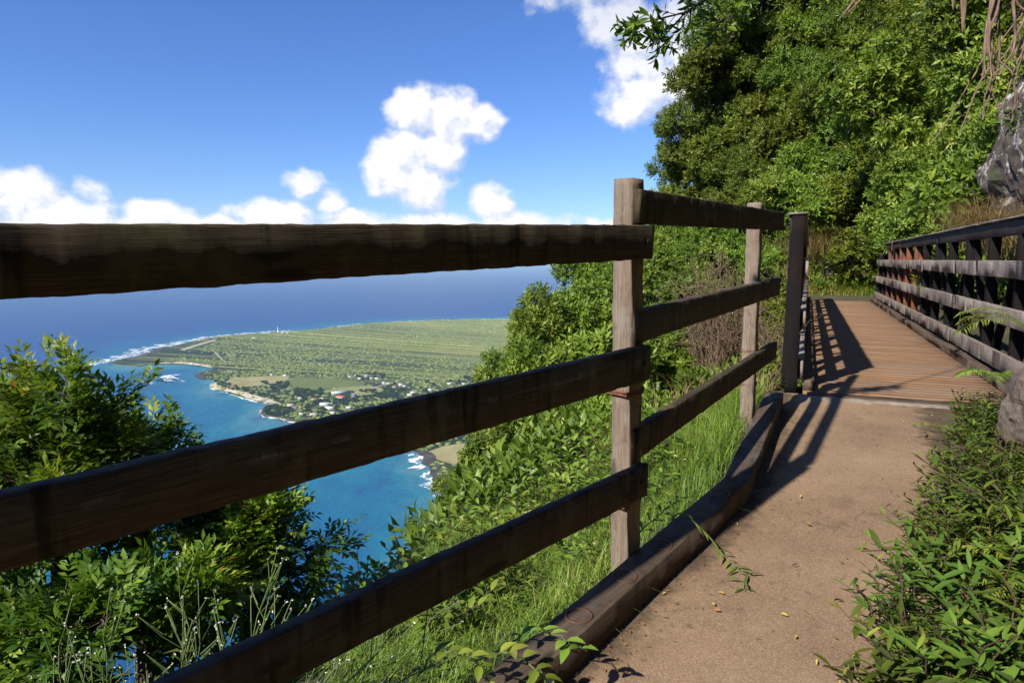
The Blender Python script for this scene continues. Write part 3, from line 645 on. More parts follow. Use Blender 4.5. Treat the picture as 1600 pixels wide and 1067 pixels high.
for k, (dx, dy) in enumerate(((40, -30), (75, -45))): house(-1434+dx, 4160+dy, 18, 9, 'w', ('{} roofed keeper house nearest the lighthouse', '{} roofed keeper house farther right of the lighthouse')[k], .2)

# ------------------------------------------------------------------ concrete path
KIN = [(-9.9,-10.8),(-4.9,-4.4),(-1.48,0.0),(.17,2.12),(1.268,3.53),(1.62,4.2),(2.05,5.08),(2.36,5.80)]
def resample(pts, step):
    out = [];
    for (x0, y0), (x1, y1) in zip(pts[:-1], pts[1:]):
        n = max(1, int(math.hypot(x1-x0, y1-y0)/step)); out += [(x0+(x1-x0)*i/n, y0+(y1-y0)*i/n) for i in range(n)]
    return out+[pts[-1]]
left = np.array(resample(KIN, .15)); tg = unit(np.gradient(left, axis=0)); nr_ = np.stack([tg[:, 1], -tg[:, 0]], 1)
for k in range(8): nr_ = unit(nr_+np.roll(nr_, 1, 0)*.5+np.roll(nr_, -1, 0)*.5) if 0 < k else nr_
cols = np.linspace(-.06, 1.5, 27); V = []; F = []
for i in range(len(left)):
    for w in cols:
        q = left[i]+nr_[i]*w; z = float(path_z(q[0], q[1])); V.append((q[0], q[1], z+.006*float(vnoise(np.array(q[0]*2.1), np.array(q[1]*2.1), 4))))
nc = len(cols); ptint = np.tile(np.where(cols < .3, np.clip(1-(cols+.0)/.22, 0, 1), np.clip((cols-.7)/.35, 0, 1)), len(left))
for i in range(len(left)-1):
    for j in range(nc-1): a = i*nc+j; F += [(a, a+1, a+nc+1), (a, a+nc+1, a+nc)]
pg = Geo().add(V, F, ptint).build('path', M['path'], smooth=True); tag(pg, 'worn beige concrete trail leading up to the footbridge', kind='structure')

# ------------------------------------------------------------------ kerb timbers with rusty ring bolts
kerb_spans = [((-2.4,-1.18), (1.268,3.53), 'k1'), ((1.268,3.53), (2.16,5.34), 'k2')]
kr = empty('timber_kerb', (.7, 2.8, float(path_z(.7, 2.8)))); tag(kr, 'heavy brown timber kerb with rusty rings edging the trail below the fence', 'kerb')
KW, KH = .13, .118
kts = []
for i, (p0, p1, _) in enumerate(kerb_spans):
    p0 = np.array(p0); p1 = np.array(p1); dr = unit(p1-p0); nl = np.array([-dr[1], dr[0]])
    if i == 0: p1 = p1+dr*.03
    c0 = p0+nl*KW/2; c1 = p1+nl*KW/2
    z0 = float(path_z(*p0))+KH/2-.03+(.004 if i == 1 else 0); z1 = float(path_z(*p1))+KH/2-.03+(.004 if i == 1 else 0)
    kt = beam('kerb_timber', (c0[0], c0[1], z0), (c1[0], c1[1], z1), KH+.06, KW, M['kerb_wood'], kr, rough=.0012, bev=.003, seed=50+i); kts.append(kt)
ring_spots = [(.11, .5), (.30, .5), (.48, .5), (.86, .48)]
rp0 = np.array((.17,2.12)); rp1 = np.array((1.268,3.53)); dr = unit(rp1-rp0); nl = np.array([-dr[1], dr[0]])
ringm = lathe([(.043, 0), (.043, .002), (.051, .002), (.051, 0)], 24).mesh('ring_bolt', M['rust'])
for i, (tt, w) in enumerate(ring_spots):
    q = rp0+(rp1-rp0)*tt+nl*KW*w; z = float(path_z(*(rp0+(rp1-rp0)*tt)))+KH+.0015
    o = link('ring_bolt', ringm); o.location = (q[0], q[1], z); o.rotation_euler = (R(3.4), 0, -R(38)); attach_sub(o, kts[0])

# ------------------------------------------------------------------ fence on the drop side
fr = empty('wooden_fence', (.40, 2.73, -1.36)); tag(fr, 'dark weathered wooden rail fence along the cliff edge, three rails high', 'fence')
RT = .045
A1 = R(43.5); d1 = np.array((math.sin(A1), math.cos(A1))); o1 = np.array((-math.cos(A1), math.sin(A1)))
F1 = np.array((.57, 2.78))
def s1(x, y): return np.array((x, y))
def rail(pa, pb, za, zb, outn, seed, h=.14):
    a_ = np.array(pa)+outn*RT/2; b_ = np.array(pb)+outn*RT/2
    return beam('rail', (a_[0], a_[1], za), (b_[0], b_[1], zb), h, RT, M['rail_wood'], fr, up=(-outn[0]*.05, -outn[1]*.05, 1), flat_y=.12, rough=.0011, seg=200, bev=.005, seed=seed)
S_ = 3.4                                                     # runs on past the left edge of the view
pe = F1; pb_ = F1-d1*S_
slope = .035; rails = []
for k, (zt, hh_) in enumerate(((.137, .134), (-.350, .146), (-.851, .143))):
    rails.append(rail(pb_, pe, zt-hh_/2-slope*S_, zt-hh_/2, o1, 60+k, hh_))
A2 = math.atan2(1.595, 2.61); d2 = np.array((math.sin(A2), math.cos(A2))); o2 = np.array((-math.cos(A2), math.sin(A2)))
q0 = np.array((.505, 2.74)); q1 = np.array((2.103, 5.355))
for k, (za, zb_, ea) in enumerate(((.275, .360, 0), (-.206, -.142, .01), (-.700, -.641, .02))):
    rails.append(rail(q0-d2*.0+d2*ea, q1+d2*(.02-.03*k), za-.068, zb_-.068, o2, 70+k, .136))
POST = .092
def post(cx_, cy_, top, bottom, ang, seed, lean=(0, 0), name='post'):
    up = (math.sin(ang), math.cos(ang), 0)
    return beam(name, (cx_+lean[0], cy_+lean[1], bottom), (cx_, cy_, top), POST, POST, M['post_wood'], fr, up=up, rough=.0014, seg=90, bev=.006, seed=seed)
pa = F1-d1*.045+o1*(RT+POST/2+.002); post_a = post(pa[0], pa[1], .318, -1.62, A1, 80, (.02, .0))
pz_ = F1-d1*2.55+o1*(RT+POST/2+.002); post(pz_[0], pz_[1], .26, -1.9, A1, 81)
pbb = q0+d2*2.48+o2*(RT+POST/2+.002); post_b = post(pbb[0], pbb[1], .392, -1.6, A2, 82, (.0, -.02))
def tie(cx_, cy_, z, ang, seed, host):
    rg_ = np.random.default_rng(seed); h = POST/2+.006
    loop = [(-h, -h), (h, -h), (h, h), (-h, h), (-h, -h)]; gg = Geo()
    c, s = math.cos(-ang), math.sin(-ang)
    for dz in (0, .011):
        pts = [(cx_+x*c-y*s, cy_+x*s+y*c, z+dz+rg_.normal(0, .002)) for x, y in resample(loop, .03)]
        tube(gg, pts, .005, .005, 5)
    o = gg.build('wire_tie', M['rust'], smooth=True); attach_sub(o, host)
    br = beam('bracket', (cx_+math.cos(ang)*.045+math.sin(ang)*.045, cy_-math.sin(ang)*.045+math.cos(ang)*.045, z+.006), (cx_+math.cos(ang)*.02+math.sin(ang)*.10, cy_-math.sin(ang)*.02+math.cos(ang)*.10, z+.006), .03, .02, M['iron'], None, rough=0); attach_sub(br, host)
tie(pa[0], pa[1], -.555, A1, 1, post_a); tie(pa[0], pa[1], -1.03, A1, 2, post_a); tie(pbb[0], pbb[1], -.66, A2, 3, post_b); tie(pbb[0], pbb[1], -.905, A2, 4, post_b)
# bolt heads on the rails
bolt = lathe([(.011, 0), (.011, .004), (.006, .007), (0, .0075)], 8).mesh('bolt', M['iron'])
for bi, (pp, zz, on) in enumerate([(F1-d1*.045, .07, o1), (F1-d1*.045, -.423, o1), (F1-d1*.045, -.922, o1), (q0+d2*2.48, .28, o2), (q0+d2*2.48, -.22, o2), (q0+d2*2.48, -.715, o2)]):
    o = link('bolt', bolt); o.location = (pp[0]-on[0]*.001, pp[1]-on[1]*.001, zz); o.rotation_euler = Vector((-on[0], -on[1], 0)).to_track_quat('Z', 'Y').to_euler(); attach_sub(o, rails[bi])

# ------------------------------------------------------------------ steel truss footbridge with wooden deck and rails
BA = R(23.37); bd = np.array((math.sin(BA), math.cos(BA))); br_ = np.array((math.cos(BA), -math.sin(BA)))
B0 = np.array((3.305, 5.535)); DZ = -1.14; BL = 14.7
def BP(s, r, z): q = B0+bd*s+br_*r; return (q[0], q[1], z)
bg_ = empty('footbridge', BP(0, 0, DZ)); tag(bg_, 'wooden decked footbridge with dark rusty steel truss sides and grey rails', 'footbridge')
# deck planks: a few shared meshes
rgp = random.Random(4); PW = .142
pm = []; pw_ = [.125, .142, .142, .158, .175]
for k in range(5):
    o = beam('plank', (0, 0, 0), (1.66, 0, 0), .04, pw_[k]-.0004, M['plank_wood'], None, rough=.0003, seg=8, bev=.0009, seed=90+k); pm.append(o.data); bpy.data.objects.remove(o)
s = 0.0
while s < BL-.18:
    k = rgp.randrange(5); o = link('plank', pm[k])
    o.location = BP(s+pw_[k]/2, -.83+rgp.uniform(-.012, .012), DZ-.02+rgp.uniform(-.0012, .0012)); o.rotation_euler = (0, 0, -BA+rgp.uniform(-.0008, .0008)); attach(o, bg_); s += pw_[k]
# entry board and sill
beam('entry_board', BP(-.115, -.80, DZ-.022), BP(-.115, .84, DZ-.022), .045, .22, M['kerb_wood'], bg_, rough=.002, seed=101)
for r in (-.62, .62): beam('floor_beam', BP(-.1, r, DZ-.17), BP(BL, r, DZ-.17), .25, .1, M['steel'], bg_, rough=0, seg=2)
for sd_ in (-1, 1):
    beam('deck_kerb', BP(.02, sd_*.79, DZ+.045), BP(BL, sd_*.79, DZ+.045), .085, .09, M['kerb_wood'], bg_, rough=.003, seed=103+sd_, seg=90)
    rin = sd_*.865; rst = sd_*.955
    for k, zc in enumerate((-.095, -.525, -.955)):
        # rails come in lengths butted at the posts
        cuts = [-.02, 3.74, 8.14, BL-.02]
        for a_, b_ in zip(cuts[:-1], cuts[1:]):
            beam('rail', BP(a_+.004, rin, zc), BP(b_-.004, rin, zc), .160, .045, M['bridge_rail_wood'], bg_, rough=.002, seg=40, seed=110+k+int(b_)*3+sd_)
    for a_, b_, mt in ((.02, 5.5, 'steel'), (5.5, 10.0, 'steel'), (10.0, BL-.02, 'steel_rust')):
        beam('top_chord', BP(a_, rst, .30), BP(b_, rst, .30), .145, .10, M[mt], bg_, rough=.0008, seg=20, seed=120)
    for a_, b_ in ((.0, 4.9), (4.905, 9.8), (9.805, BL)):
        beam('top_board', BP(a_, rst-sd_*.01, .384), BP(b_, rst-sd_*.01, .384), .02, .15, M['bridge_rail_wood'], bg_, rough=.0025, seg=40, seed=125+int(a_))
    beam('bottom_chord', BP(.02, rst, -1.20), BP(BL-.02, rst, -1.20), .14, .10, M['steel'], bg_, rough=.0008, seg=20, seed=121)
    nv = 13; sp = (BL-.16)/nv
    for k in range(nv+1):
        s = .08+k*sp; mt = 'steel_rust' if k in (7, 8, 9, 10, 11) else 'steel_dark'
        w = .145 if k in (0, nv) else .10
        beam('truss_post', BP(s, rst, -1.13), BP(s, rst, .2275), w, .10, M[mt], bg_, up=(bd[0], bd[1], 0), rough=.0006, seg=6, seed=130+k)
        if k % 2 == 1 and k < nv:
            for e in (-1, 1):
                beam('truss_diagonal', BP(s+e*.07, rst+sd_*.03, .2275), BP(s+e*(sp-.07), rst+sd_*.03, -1.13), .075, .05, M[mt], bg_, up=(br_[0], br_[1], 0), rough=0, seg=4, seed=150)
    for s, mt in ((.2, 'post_wood'),): pass
beam('rail_splice', BP(11.0, .838, .16), BP(11.0, .838, .41), .07, .012, M['bridge_rail_wood'], bg_, up=(bd[0], bd[1], 0), rough=.001, seed=140)
# tall dark end plate at the near left corner
beam('end_post', BP(-.0, -.935, -1.16), BP(-.0, -.935, .372), .15, .10, M['steel_dark'], bg_, up=(bd[0], bd[1], 0), rough=.0012, seg=10, seed=141, bev=.006)
beam('end_post', BP(-.085, .975, -1.16), BP(-.085, .975, .372), .15, .14, M['steel'], bg_, up=(bd[0], bd[1], 0), rough=.0012, seg=10, seed=142, bev=.006)
beam('end_cap', BP(-.09, -.935, .381), BP(-.004, -.935, .381), .016, .15, M['bridge_rail_wood'], bg_, rough=.002, seed=143)
# mortar lip and abutment under the entry
V = []; F = []; rgm = random.Random(6)
for i in range(30):
    r = -.86+1.72*i/29
    V += [BP(-.225, r, DZ+.004), BP(-.30+rgm.uniform(-.05, .04), r, DZ+.003+rgm.uniform(0, .008)), BP(-.42+rgm.uniform(-.05, .05), r, DZ-.035)]
    if i: k = 3*i; F += [(k-3, k-2, k+1), (k-3, k+1, k), (k-2, k-1, k+2), (k-2, k+2, k+1)]
F = [f[::-1] for f in F]
attach(Geo().add(V, F).build('mortar_lip', M['mortar']), bg_)
beam('abutment', BP(-.02, -1.0, DZ-.30), BP(-.02, 1.0, DZ-.30), .5, .16, M['mortar'], bg_, rough=.004, seed=145)
beam('abutment', BP(BL+.08, -1.0, DZ-.32), BP(BL+.08, 1.0, DZ-.32), .6, .2, M['mortar'], bg_, rough=.004, seed=146)

# ------------------------------------------------------------------ rocks
def rock(name, c, rad_, mat, seed, amp=.28, sub=5):
    bm = bmesh.new(); bmesh.ops.create_icosphere(bm, subdivisions=sub, radius=1)
    co_ = np.array([v.co[:] for v in bm.verts])
    x_, y_, z_ = co_.T
    def n3d(s, o, q): return (fbm(x_*s+z_*s*.6+seed, y_*s-z_*s*.7, o, seed+q)+fbm(y_*s+seed*1.3, z_*s+x_*s*.3, o, seed+q+20)+fbm(z_*s*1.1-seed, x_*s-y_*s*.4, o, seed+q+40))/3
    nz = n3d(1.7, 4, 0); rid = 1-3.2*np.abs(n3d(4.2, 5, 3)); facet = np.round(n3d(4.0, 2, 7)*8)/8
    k = 1+amp*1.4*nz+amp*.28*rid+amp*.55*facet+amp*.35*n3d(11, 4, 11)
    for vv, kk in zip(bm.verts, k): vv.co = Vector((vv.co.x*rad_[0]*kk, vv.co.y*rad_[1]*kk, vv.co.z*rad_[2]*kk))
    me = bpy.data.meshes.new(name); bm.to_mesh(me); bm.free(); me.materials.append(mat)
    for p_ in me.polygons: p_.use_smooth = (sub < 5)
    o = link(name, me); o.location = c; return o
tag(rock('boulder', (3.31, 4.02, -.95), (.26, .30, .38), M['boulder'], 5, .24, 5), 'brown rounded boulder at the right edge of the trail before the bridge', 'boulder')
tag(rock('rock_outcrop', (10.3, 12.0, 1.2), (1.55, 1.7, 2.9), M['rock'], 12, .42, 6), 'dark cliff rock with pale lichen patches beside the right railing', 'rock')
tag(rock('rock_outcrop', (10.6, 22.4, -.3), (.7, .6, 1.3), M['rock'], 21, .3, 5), 'small pale rock patch in the grassy wall past the bridge end', 'rock')

# ------------------------------------------------------------------ vegetation
def twig_leaves(gg, P, D, rg, k, L, Wd, span, tw_tint, spread=(75, 22), droop=.18, rich=False, jl=.3):
    """k leaves spiralling up each twig; P base, D unit direction, all twigs at once"""
    n = len(P); D = unit(D)
    ref = np.where(np.abs(D[:, 2:3]) < .85, np.array([[0, 0, 1.]]), np.array([[1., 0, 0]]))
    A = unit(np.cross(D, ref)); B = np.cross(D, A); ph = rg.uniform(0, 6.28, n)
    for i in range(k):
        tt = (i+.6)/k; th = ph+i*2.399+rg.normal(0, .25, n); an = np.radians(spread[0]+(spread[1]-spread[0])*tt+rg.normal(0, 9, n))
        rad_ = np.cos(th)[:, None]*A+np.sin(th)[:, None]*B
        d = D*np.cos(an)[:, None]+rad_*np.sin(an)[:, None]
        nrm = D*np.sin(an)[:, None]-rad_*np.cos(an)[:, None]+rg.normal(0, .25, (n, 3))
        ll = L*rg.uniform(1-jl, 1+jl, n)*(1.0 if tt < .7 else .8)
        leaves(gg, P+D*(span*tt), d, nrm, ll, Wd*ll/L, np.clip(tw_tint+rg.normal(0, .10, n)+.12*(tt-.5), 0, 1), droop=droop, rich=rich)
def crown_mesh(name, seed, mat, rx=1., rz=.85, lobes=15, twigs=1250, k=9, L=.105, Wd=.046, span=.20, lobe_r=(.26, .44), upb=.35, bright=.5):
    rg = np.random.default_rng(seed); gg = Geo()
    C = unit(rg.normal(size=(lobes, 3)))*rg.uniform(.35, .92, (lobes, 1)); C[0] = 0; C = C*np.array([rx, rx, rz])
    lr = rg.uniform(*lobe_r, lobes); lr[0] = .5*rx
    pick = rg.choice(lobes, twigs, p=(lr**2)/np.sum(lr**2)); u = unit(rg.normal(size=(twigs, 3))+C[pick]*1.1)
    P = C[pick]+u*(lr[pick]*rg.uniform(.55, 1.18, twigs))[:, None]*np.array([1, 1, rz])
    D = unit(u+np.array([0, 0, upb])+rg.normal(0, .3, (twigs, 3)))
    lt = rg.uniform(-.22, .2, lobes)
    twig_leaves(gg, P-D*span*.5, D, rg, k, L, Wd, span, bright+lt[pick]+rg.normal(0, .13, twigs))
    me = gg.mesh(name, mat)
    # limbs to the lobes
    bb = Geo()
    for i in range(1, lobes):
        tube(bb, curve_pts((0, 0, -.55*rz), C[i], rg.uniform(-.12, .1), 6, rg, .03), .045, .012, 5)
        for j in range(4):
            e = C[i]+unit(rg.normal(size=3))*lr[i]*.9; tube(bb, curve_pts(C[i]*.8, e, rg.uniform(-.05, .08), 5, rg, .02), .013, .004, 4)
    return me, bb.mesh(name+'_limbs', M['bark'], True)
CR = {}
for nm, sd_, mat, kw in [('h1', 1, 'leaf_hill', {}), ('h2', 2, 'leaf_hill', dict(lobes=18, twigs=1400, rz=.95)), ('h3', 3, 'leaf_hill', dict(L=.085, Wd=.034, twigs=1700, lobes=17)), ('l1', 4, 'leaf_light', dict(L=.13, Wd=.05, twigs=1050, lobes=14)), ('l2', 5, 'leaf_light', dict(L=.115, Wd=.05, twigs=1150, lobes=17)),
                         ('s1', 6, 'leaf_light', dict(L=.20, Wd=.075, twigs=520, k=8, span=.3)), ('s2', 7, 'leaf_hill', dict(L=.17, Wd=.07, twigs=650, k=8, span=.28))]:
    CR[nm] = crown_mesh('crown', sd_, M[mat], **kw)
def trunk_mesh():
    gg = Geo(); tube(gg, [(0, 0, -1), (.04, .02, -.66), (-.03, .03, -.33), (0, 0, 0)], .055, .05, 7); return gg.mesh('trunk', M['bark'], True)
TRUNK = trunk_mesh()
rgv = np.random.default_rng(77)
def shrub(cx_, cy_, cz_, r, kind, label, group=None, name='hillside_shrub', cat='shrub', foot=None, sq=1.0):
    """crown of radius r round (cx,cy,cz), its stem reaching the slope"""
    if foot is None:
        fx, fy = cx_, cy_; hz = float(hill(np.array(fx), np.array(fy))[0]); k = 0
        while cz_-hz > 1.9*r and cx_ > 5 and k < 40: fx += .15; k += 1; hz = float(hill(np.array(fx), np.array(fy))[0])
    else: fx, fy = foot; hz = float(hill(np.array(fx), np.array(fy))[0])
    root = empty(name, (fx, fy, hz-.1))
    me, lm = CR[kind]; rz = float(rgv.uniform(0, 6.28)); sx = r*float(rgv.uniform(.9, 1.12))
    off = (cx_-fx, cy_-fy, cz_-hz+.1)
    c = link('crown', me, root); c.location = off; c.scale = (sx, r, r*sq); c.rotation_euler = (float(rgv.normal(0, .15)), float(rgv.normal(0, .15)), rz)
    b = link('limbs', lm, root); b.location = off; b.scale = c.scale; b.rotation_euler = c.rotation_euler
    L = math.sqrt(sum(q*q for q in off))
    if L > .25*r:
        tk = link('trunk', TRUNK, root); tk.location = (off[0]*.88, off[1]*.88, off[2]*.88)
        dv = Vector(off); tk.rotation_euler = dv.to_track_quat('Z', 'Y').to_euler(); w = max(1., r*1.1); tk.scale = (w, w, L*.88)
    return tag(root, label, cat, group)

# ridge trees against the sky
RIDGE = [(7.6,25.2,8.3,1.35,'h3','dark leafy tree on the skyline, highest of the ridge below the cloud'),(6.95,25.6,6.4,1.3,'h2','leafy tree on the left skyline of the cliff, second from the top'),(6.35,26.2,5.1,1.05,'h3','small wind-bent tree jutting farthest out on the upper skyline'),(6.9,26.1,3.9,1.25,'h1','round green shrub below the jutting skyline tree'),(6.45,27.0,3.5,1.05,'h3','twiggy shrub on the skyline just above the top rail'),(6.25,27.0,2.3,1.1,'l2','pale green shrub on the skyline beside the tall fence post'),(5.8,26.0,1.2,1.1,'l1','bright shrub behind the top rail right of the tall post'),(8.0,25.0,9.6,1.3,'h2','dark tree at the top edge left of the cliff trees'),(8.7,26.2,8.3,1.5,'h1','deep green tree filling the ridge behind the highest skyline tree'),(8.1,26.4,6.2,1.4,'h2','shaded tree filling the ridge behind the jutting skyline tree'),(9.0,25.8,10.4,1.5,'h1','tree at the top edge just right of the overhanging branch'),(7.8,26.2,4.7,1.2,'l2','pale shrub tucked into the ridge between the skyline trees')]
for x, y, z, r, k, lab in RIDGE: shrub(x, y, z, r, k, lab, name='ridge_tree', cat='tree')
CLIFF = [(11.7,28.5,11.2),(12.8,26.5,11.1),(13.5,25.6,10.1),(14.7,24.6,9.8),(14.9,23.8,9.7),(15.4,22.4,9.5),(15.9,21.5,9.0),(11.3,27.0,10.3),(12.1,26.2,10.0),(13.0,25.6,9.4),(13.8,25.2,9.4),(14.6,23.5,8.7),(14.6,22.5,8.1),(15.2,21.4,7.6),(15.6,20.7,7.7),(10.8,25.3,7.7),(12.1,25.1,7.7),(13.4,24.9,8.2),(14.3,23.9,7.5),(14.3,22.2,7.1),(14.7,21.6,6.8),(15.1,20.7,6.5),(10.2,29.0,7.7),(10.3,25.5,6.8),(11.5,24.6,6.4),(13.0,24.4,6.6),(13.8,24.0,6.9),(13.9,22.2,5.9),(14.2,21.3,5.9),(14.5,20.1,5.2),(14.8,19.3,5.4),(9.3,26.6,6.3),(10.1,25.0,6.0),(11.0,24.5,6.0),(11.8,24.4,6.0),(13.1,23.6,5.2),(13.6,23.4,5.4),(13.6,21.4,4.9),(14.2,20.3,5.0),(14.5,18.9,4.5),(9.0,25.4,4.3),(10.4,24.3,4.5),(11.0,23.7,4.3),(12.5,23.6,4.5),(13.4,22.9,4.3),(13.2,21.0,3.7),(13.7,20.3,3.6),(14.1,19.2,3.9),(14.0,18.4,3.6),(8.5,25.1,3.1),(9.3,24.3,3.5),(10.3,23.5,3.1),(11.7,23.0,2.8),(12.5,23.0,3.0),(13.1,21.9,2.8),(13.1,20.4,2.6),(13.6,19.2,2.5),(13.1,17.2,2.5),(7.7,26.4,2.4),(8.7,23.9,1.9),(9.4,23.6,2.1),(10.8,23.0,2.0),(12.0,22.6,2.1),(12.8,22.0,2.0),(12.9,20.3,2.1),(13.2,19.2,1.7),(12.7,17.5,1.3),(10.9,13.6,1.0),(7.4,26.8,1.7),(7.9,24.6,1.3),(9.5,23.2,1.3),(10.3,22.8,1.2),(10.9,22.7,1.3),(12.3,21.9,1.0),(12.4,20.3,.9),(12.7,19.5,.9),(12.3,16.8,.9),(12.1,15.6,.8),(6.8,27.5,.1),(7.2,24.3,-.5),(8.5,23.4,.2),(9.2,22.9,.3),(10.4,22.3,0),(11.6,21.6,-.4),(12.2,20.3,.1),(12.4,19.2,-.4),(12.4,18.4,-.3),(10.9,14.6,-.2),(9.5,12.0,-.1)]
def zone(x, y, z):
    u = x/y; v = z/y
    a = 'highest leafy shrub' if v > .30 else 'leafy shrub high' if v > .2 else 'leafy shrub halfway up' if v > .1 else 'low leafy shrub'
    b = 'on the left shoulder' if u < .42 else 'above the bridge end' if u < .55 else 'above the right railing' if u < .68 else 'behind the hanging vines'
    return a+' '+b
for i, (x, y, z) in enumerate(CLIFF):
    r = float(rgv.uniform(.95, 1.5))
    if y < 18: r *= .75
    k = ('h1', 'h2', 'h3', 'l2', 'h1', 'h2', 'l1')[int(rgv.integers(0, 7))]
    if z < .5 and 8.0 < x < 11.5 and y > 21: continue
    shrub(x-.35, y-.5, z+.25, r, k, zone(x, y, z)+' of the dense cliff cover', 'shrubs on the cliff: '+zone(x, y, z), sq=float(rgv.uniform(.85, 1.15)))
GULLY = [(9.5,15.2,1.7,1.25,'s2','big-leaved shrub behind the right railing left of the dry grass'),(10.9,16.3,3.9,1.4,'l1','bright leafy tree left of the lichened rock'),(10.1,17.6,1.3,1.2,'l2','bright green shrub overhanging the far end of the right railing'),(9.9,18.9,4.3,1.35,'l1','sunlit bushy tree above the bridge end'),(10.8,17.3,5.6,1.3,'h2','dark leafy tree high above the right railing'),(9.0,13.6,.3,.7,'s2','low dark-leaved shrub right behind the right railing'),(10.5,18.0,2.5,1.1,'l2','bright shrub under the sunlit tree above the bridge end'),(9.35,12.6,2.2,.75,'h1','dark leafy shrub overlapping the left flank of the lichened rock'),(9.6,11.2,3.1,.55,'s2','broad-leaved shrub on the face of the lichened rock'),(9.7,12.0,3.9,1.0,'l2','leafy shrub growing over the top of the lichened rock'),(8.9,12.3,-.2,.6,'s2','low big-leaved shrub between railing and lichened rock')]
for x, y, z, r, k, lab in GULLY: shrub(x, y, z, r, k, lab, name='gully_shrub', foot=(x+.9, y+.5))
DOWN = [(1.28,13,-.85,1.05,'l2','bright green tree crown left of the tall post above the middle rail'),(.62,12,-1.2,.82,'l1','pale leafy tree at the left end of the tree mass over the middle rail'),(.20,11,-1.2,.46,'l1','leftmost light green shoots standing against the far plain'),(.02,10,-1.75,.55,'l2','loose leafy shrub leftmost just below the middle rail'),(.60,10,-1.7,.75,'s1','large-leaved pale shrub hiding the middle rail underside'),(1.30,10,-1.6,.85,'s1','pale large-leaved shrub just left of the tall post'),(1.79,16,-.35,1.05,'h1','dark green tree crown at the sea horizon under the top rail'),(2.61,17,-.1,1.1,'h2','dark tree crown directly behind the tall post'),(3.36,15,-.6,1.1,'h1','green shrub seen between the tall post and the next post'),(4.75,22,-.1,1.0,'l2','light shrub right behind the top rail of the second span'),(5.5,22.2,.5,1.1,'h1','dark shrub behind the second post'),(.77,8,-2.0,.75,'s2','broad-leaved dark shrub below the middle rail left of the tall post'),(.25,8,-2.1,.6,'s1','broad-leaved light shrub over the rocky shore'),(-.18,7.5,-2.15,.42,'s2','small dark-leaved shrub beside the dry meadow far below'),(.31,6.5,-2.2,.5,'s2','low broad-leaved shrub in the weeds above the lowest rail'),(.8,6.4,-2.0,.5,'s1','low pale shrub left of the foot of the tall post'),(-.23,6,-2.25,.4,'l2','small bright shrub at the edge of the drop'),(-.55,5.6,-2.3,.34,'s2','small dark shrub on the brink above the turquoise water'),(-.5,7,-2.5,.36,'h1','small shrub overlooking the surf'),(2.27,12,-1.8,1.0,'l2','green shrub seen through the second span of the fence'),(.98,7,-1.8,.55,'s1','leafy shrub close left of the tall post'),(2.5,10.6,-1.35,.65,'s2','shrub under the dry brush beyond the second span'),(4.6,13.5,-1.6,1.1,'h2','dark shrub below the near end of the bridge'),(3.9,10.5,-1.9,.85,'l2','light shrub between the second post and the bridge end post'),(5.8,17.5,-1.2,1.3,'h1','green shrub under the left side of the bridge'),(6.8,20.6,.2,1.0,'l2','bright shrub behind the end post at the far trail bend')]
for x, y, z, r, k, lab in DOWN: shrub(x+(.018*y if y > 12.5 else -.03), y, z-.1*r, r*.86, k, lab, name='slope_shrub')

# ground cover of the slope: a mass
rg = np.random.default_rng(31); N_ = 42000
P = np.stack([rg.uniform(-3.2, 17, N_), rg.uniform(4.5, 31, N_)], 1); Z, S, B_ = hill(P[:, 0], P[:, 1])
brel = (P-B0)@br_; brs = (P-B0)@bd
ok = (((S < -1.2) & (S > -9)) | ((S > B_+.35) & (S < B_+8))) & ~((np.abs(brel) < 1.15) & (brs > -.8) & (brs < BL+.4))
ok &= (P[:, 0] > -.10*P[:, 1]-.3) & ~((P[:, 0] < 3.5) & (P[:, 1] < 6.2) & (S > 0))
P = P[ok]; Z = Z[ok]; n = len(P)
nrm = np.stack([hill(P[:, 0]-.1, P[:, 1])[0]-hill(P[:, 0]+.1, P[:, 1])[0], hill(P[:, 0], P[:, 1]-.1)[0]-hill(P[:, 0], P[:, 1]+.1)[0], np.full(n, .2)], 1)
D = unit(unit(nrm)+rg.normal(0, .35, (n, 3))+np.array([0, 0, .5]))
gc = Geo(); twig_leaves(gc, np.column_stack([P, Z-.03])+D*rg.uniform(0, .18, (n, 1)), D, rg, 7, .15, .06, .38, np.clip(.46+.35*fbm(P[:, 0]*.6, P[:, 1]*.6, 3, 8)+rg.normal(0, .12, n), 0, 1))
tag(gc.build('undergrowth', M['leaf_hill']), 'low green undergrowth covering the slope between the shrubs', 'undergrowth', kind='stuff')

# grass
def blades(gg, P, rg, h, w, lean, tint, tilt_dir=None, kk=3):
    """P (n,3) roots; each blade a bent ribbon of 3 quads + tip"""
    n = len(P); th = rg.uniform(0, 6.28, n); d = np.stack([np.cos(th), np.sin(th), np.zeros(n)], 1)
    if tilt_dir is not None: d = unit(d+tilt_dir)
    s = np.stack([-d[:, 1], d[:, 0], np.zeros(n)], 1)
    h = h[:, None]; ln = lean[:, None]; w = np.broadcast_to(w, n)[:, None]
    rows = []
    for tt in (0, .35, .7):
        c = P+np.array([0, 0, 1.])*h*(tt-.25*ln*tt*tt)+d*h*ln*tt*tt; ww = w*(1-.75*tt)*.5; rows += [c+s*ww, c-s*ww]
    tip = P+np.array([0, 0, 1.])*h*(1-.45*ln)+d*h*ln
    V = np.stack(rows+[tip], 1); F = np.array([(0,1,3),(0,3,2),(2,3,5),(2,5,4),(4,5,6)])
    gg.add(V.reshape(-1, 3), (F[None]+(np.arange(n)*7)[:, None, None]).reshape(-1, 3), np.repeat(tint, 7))
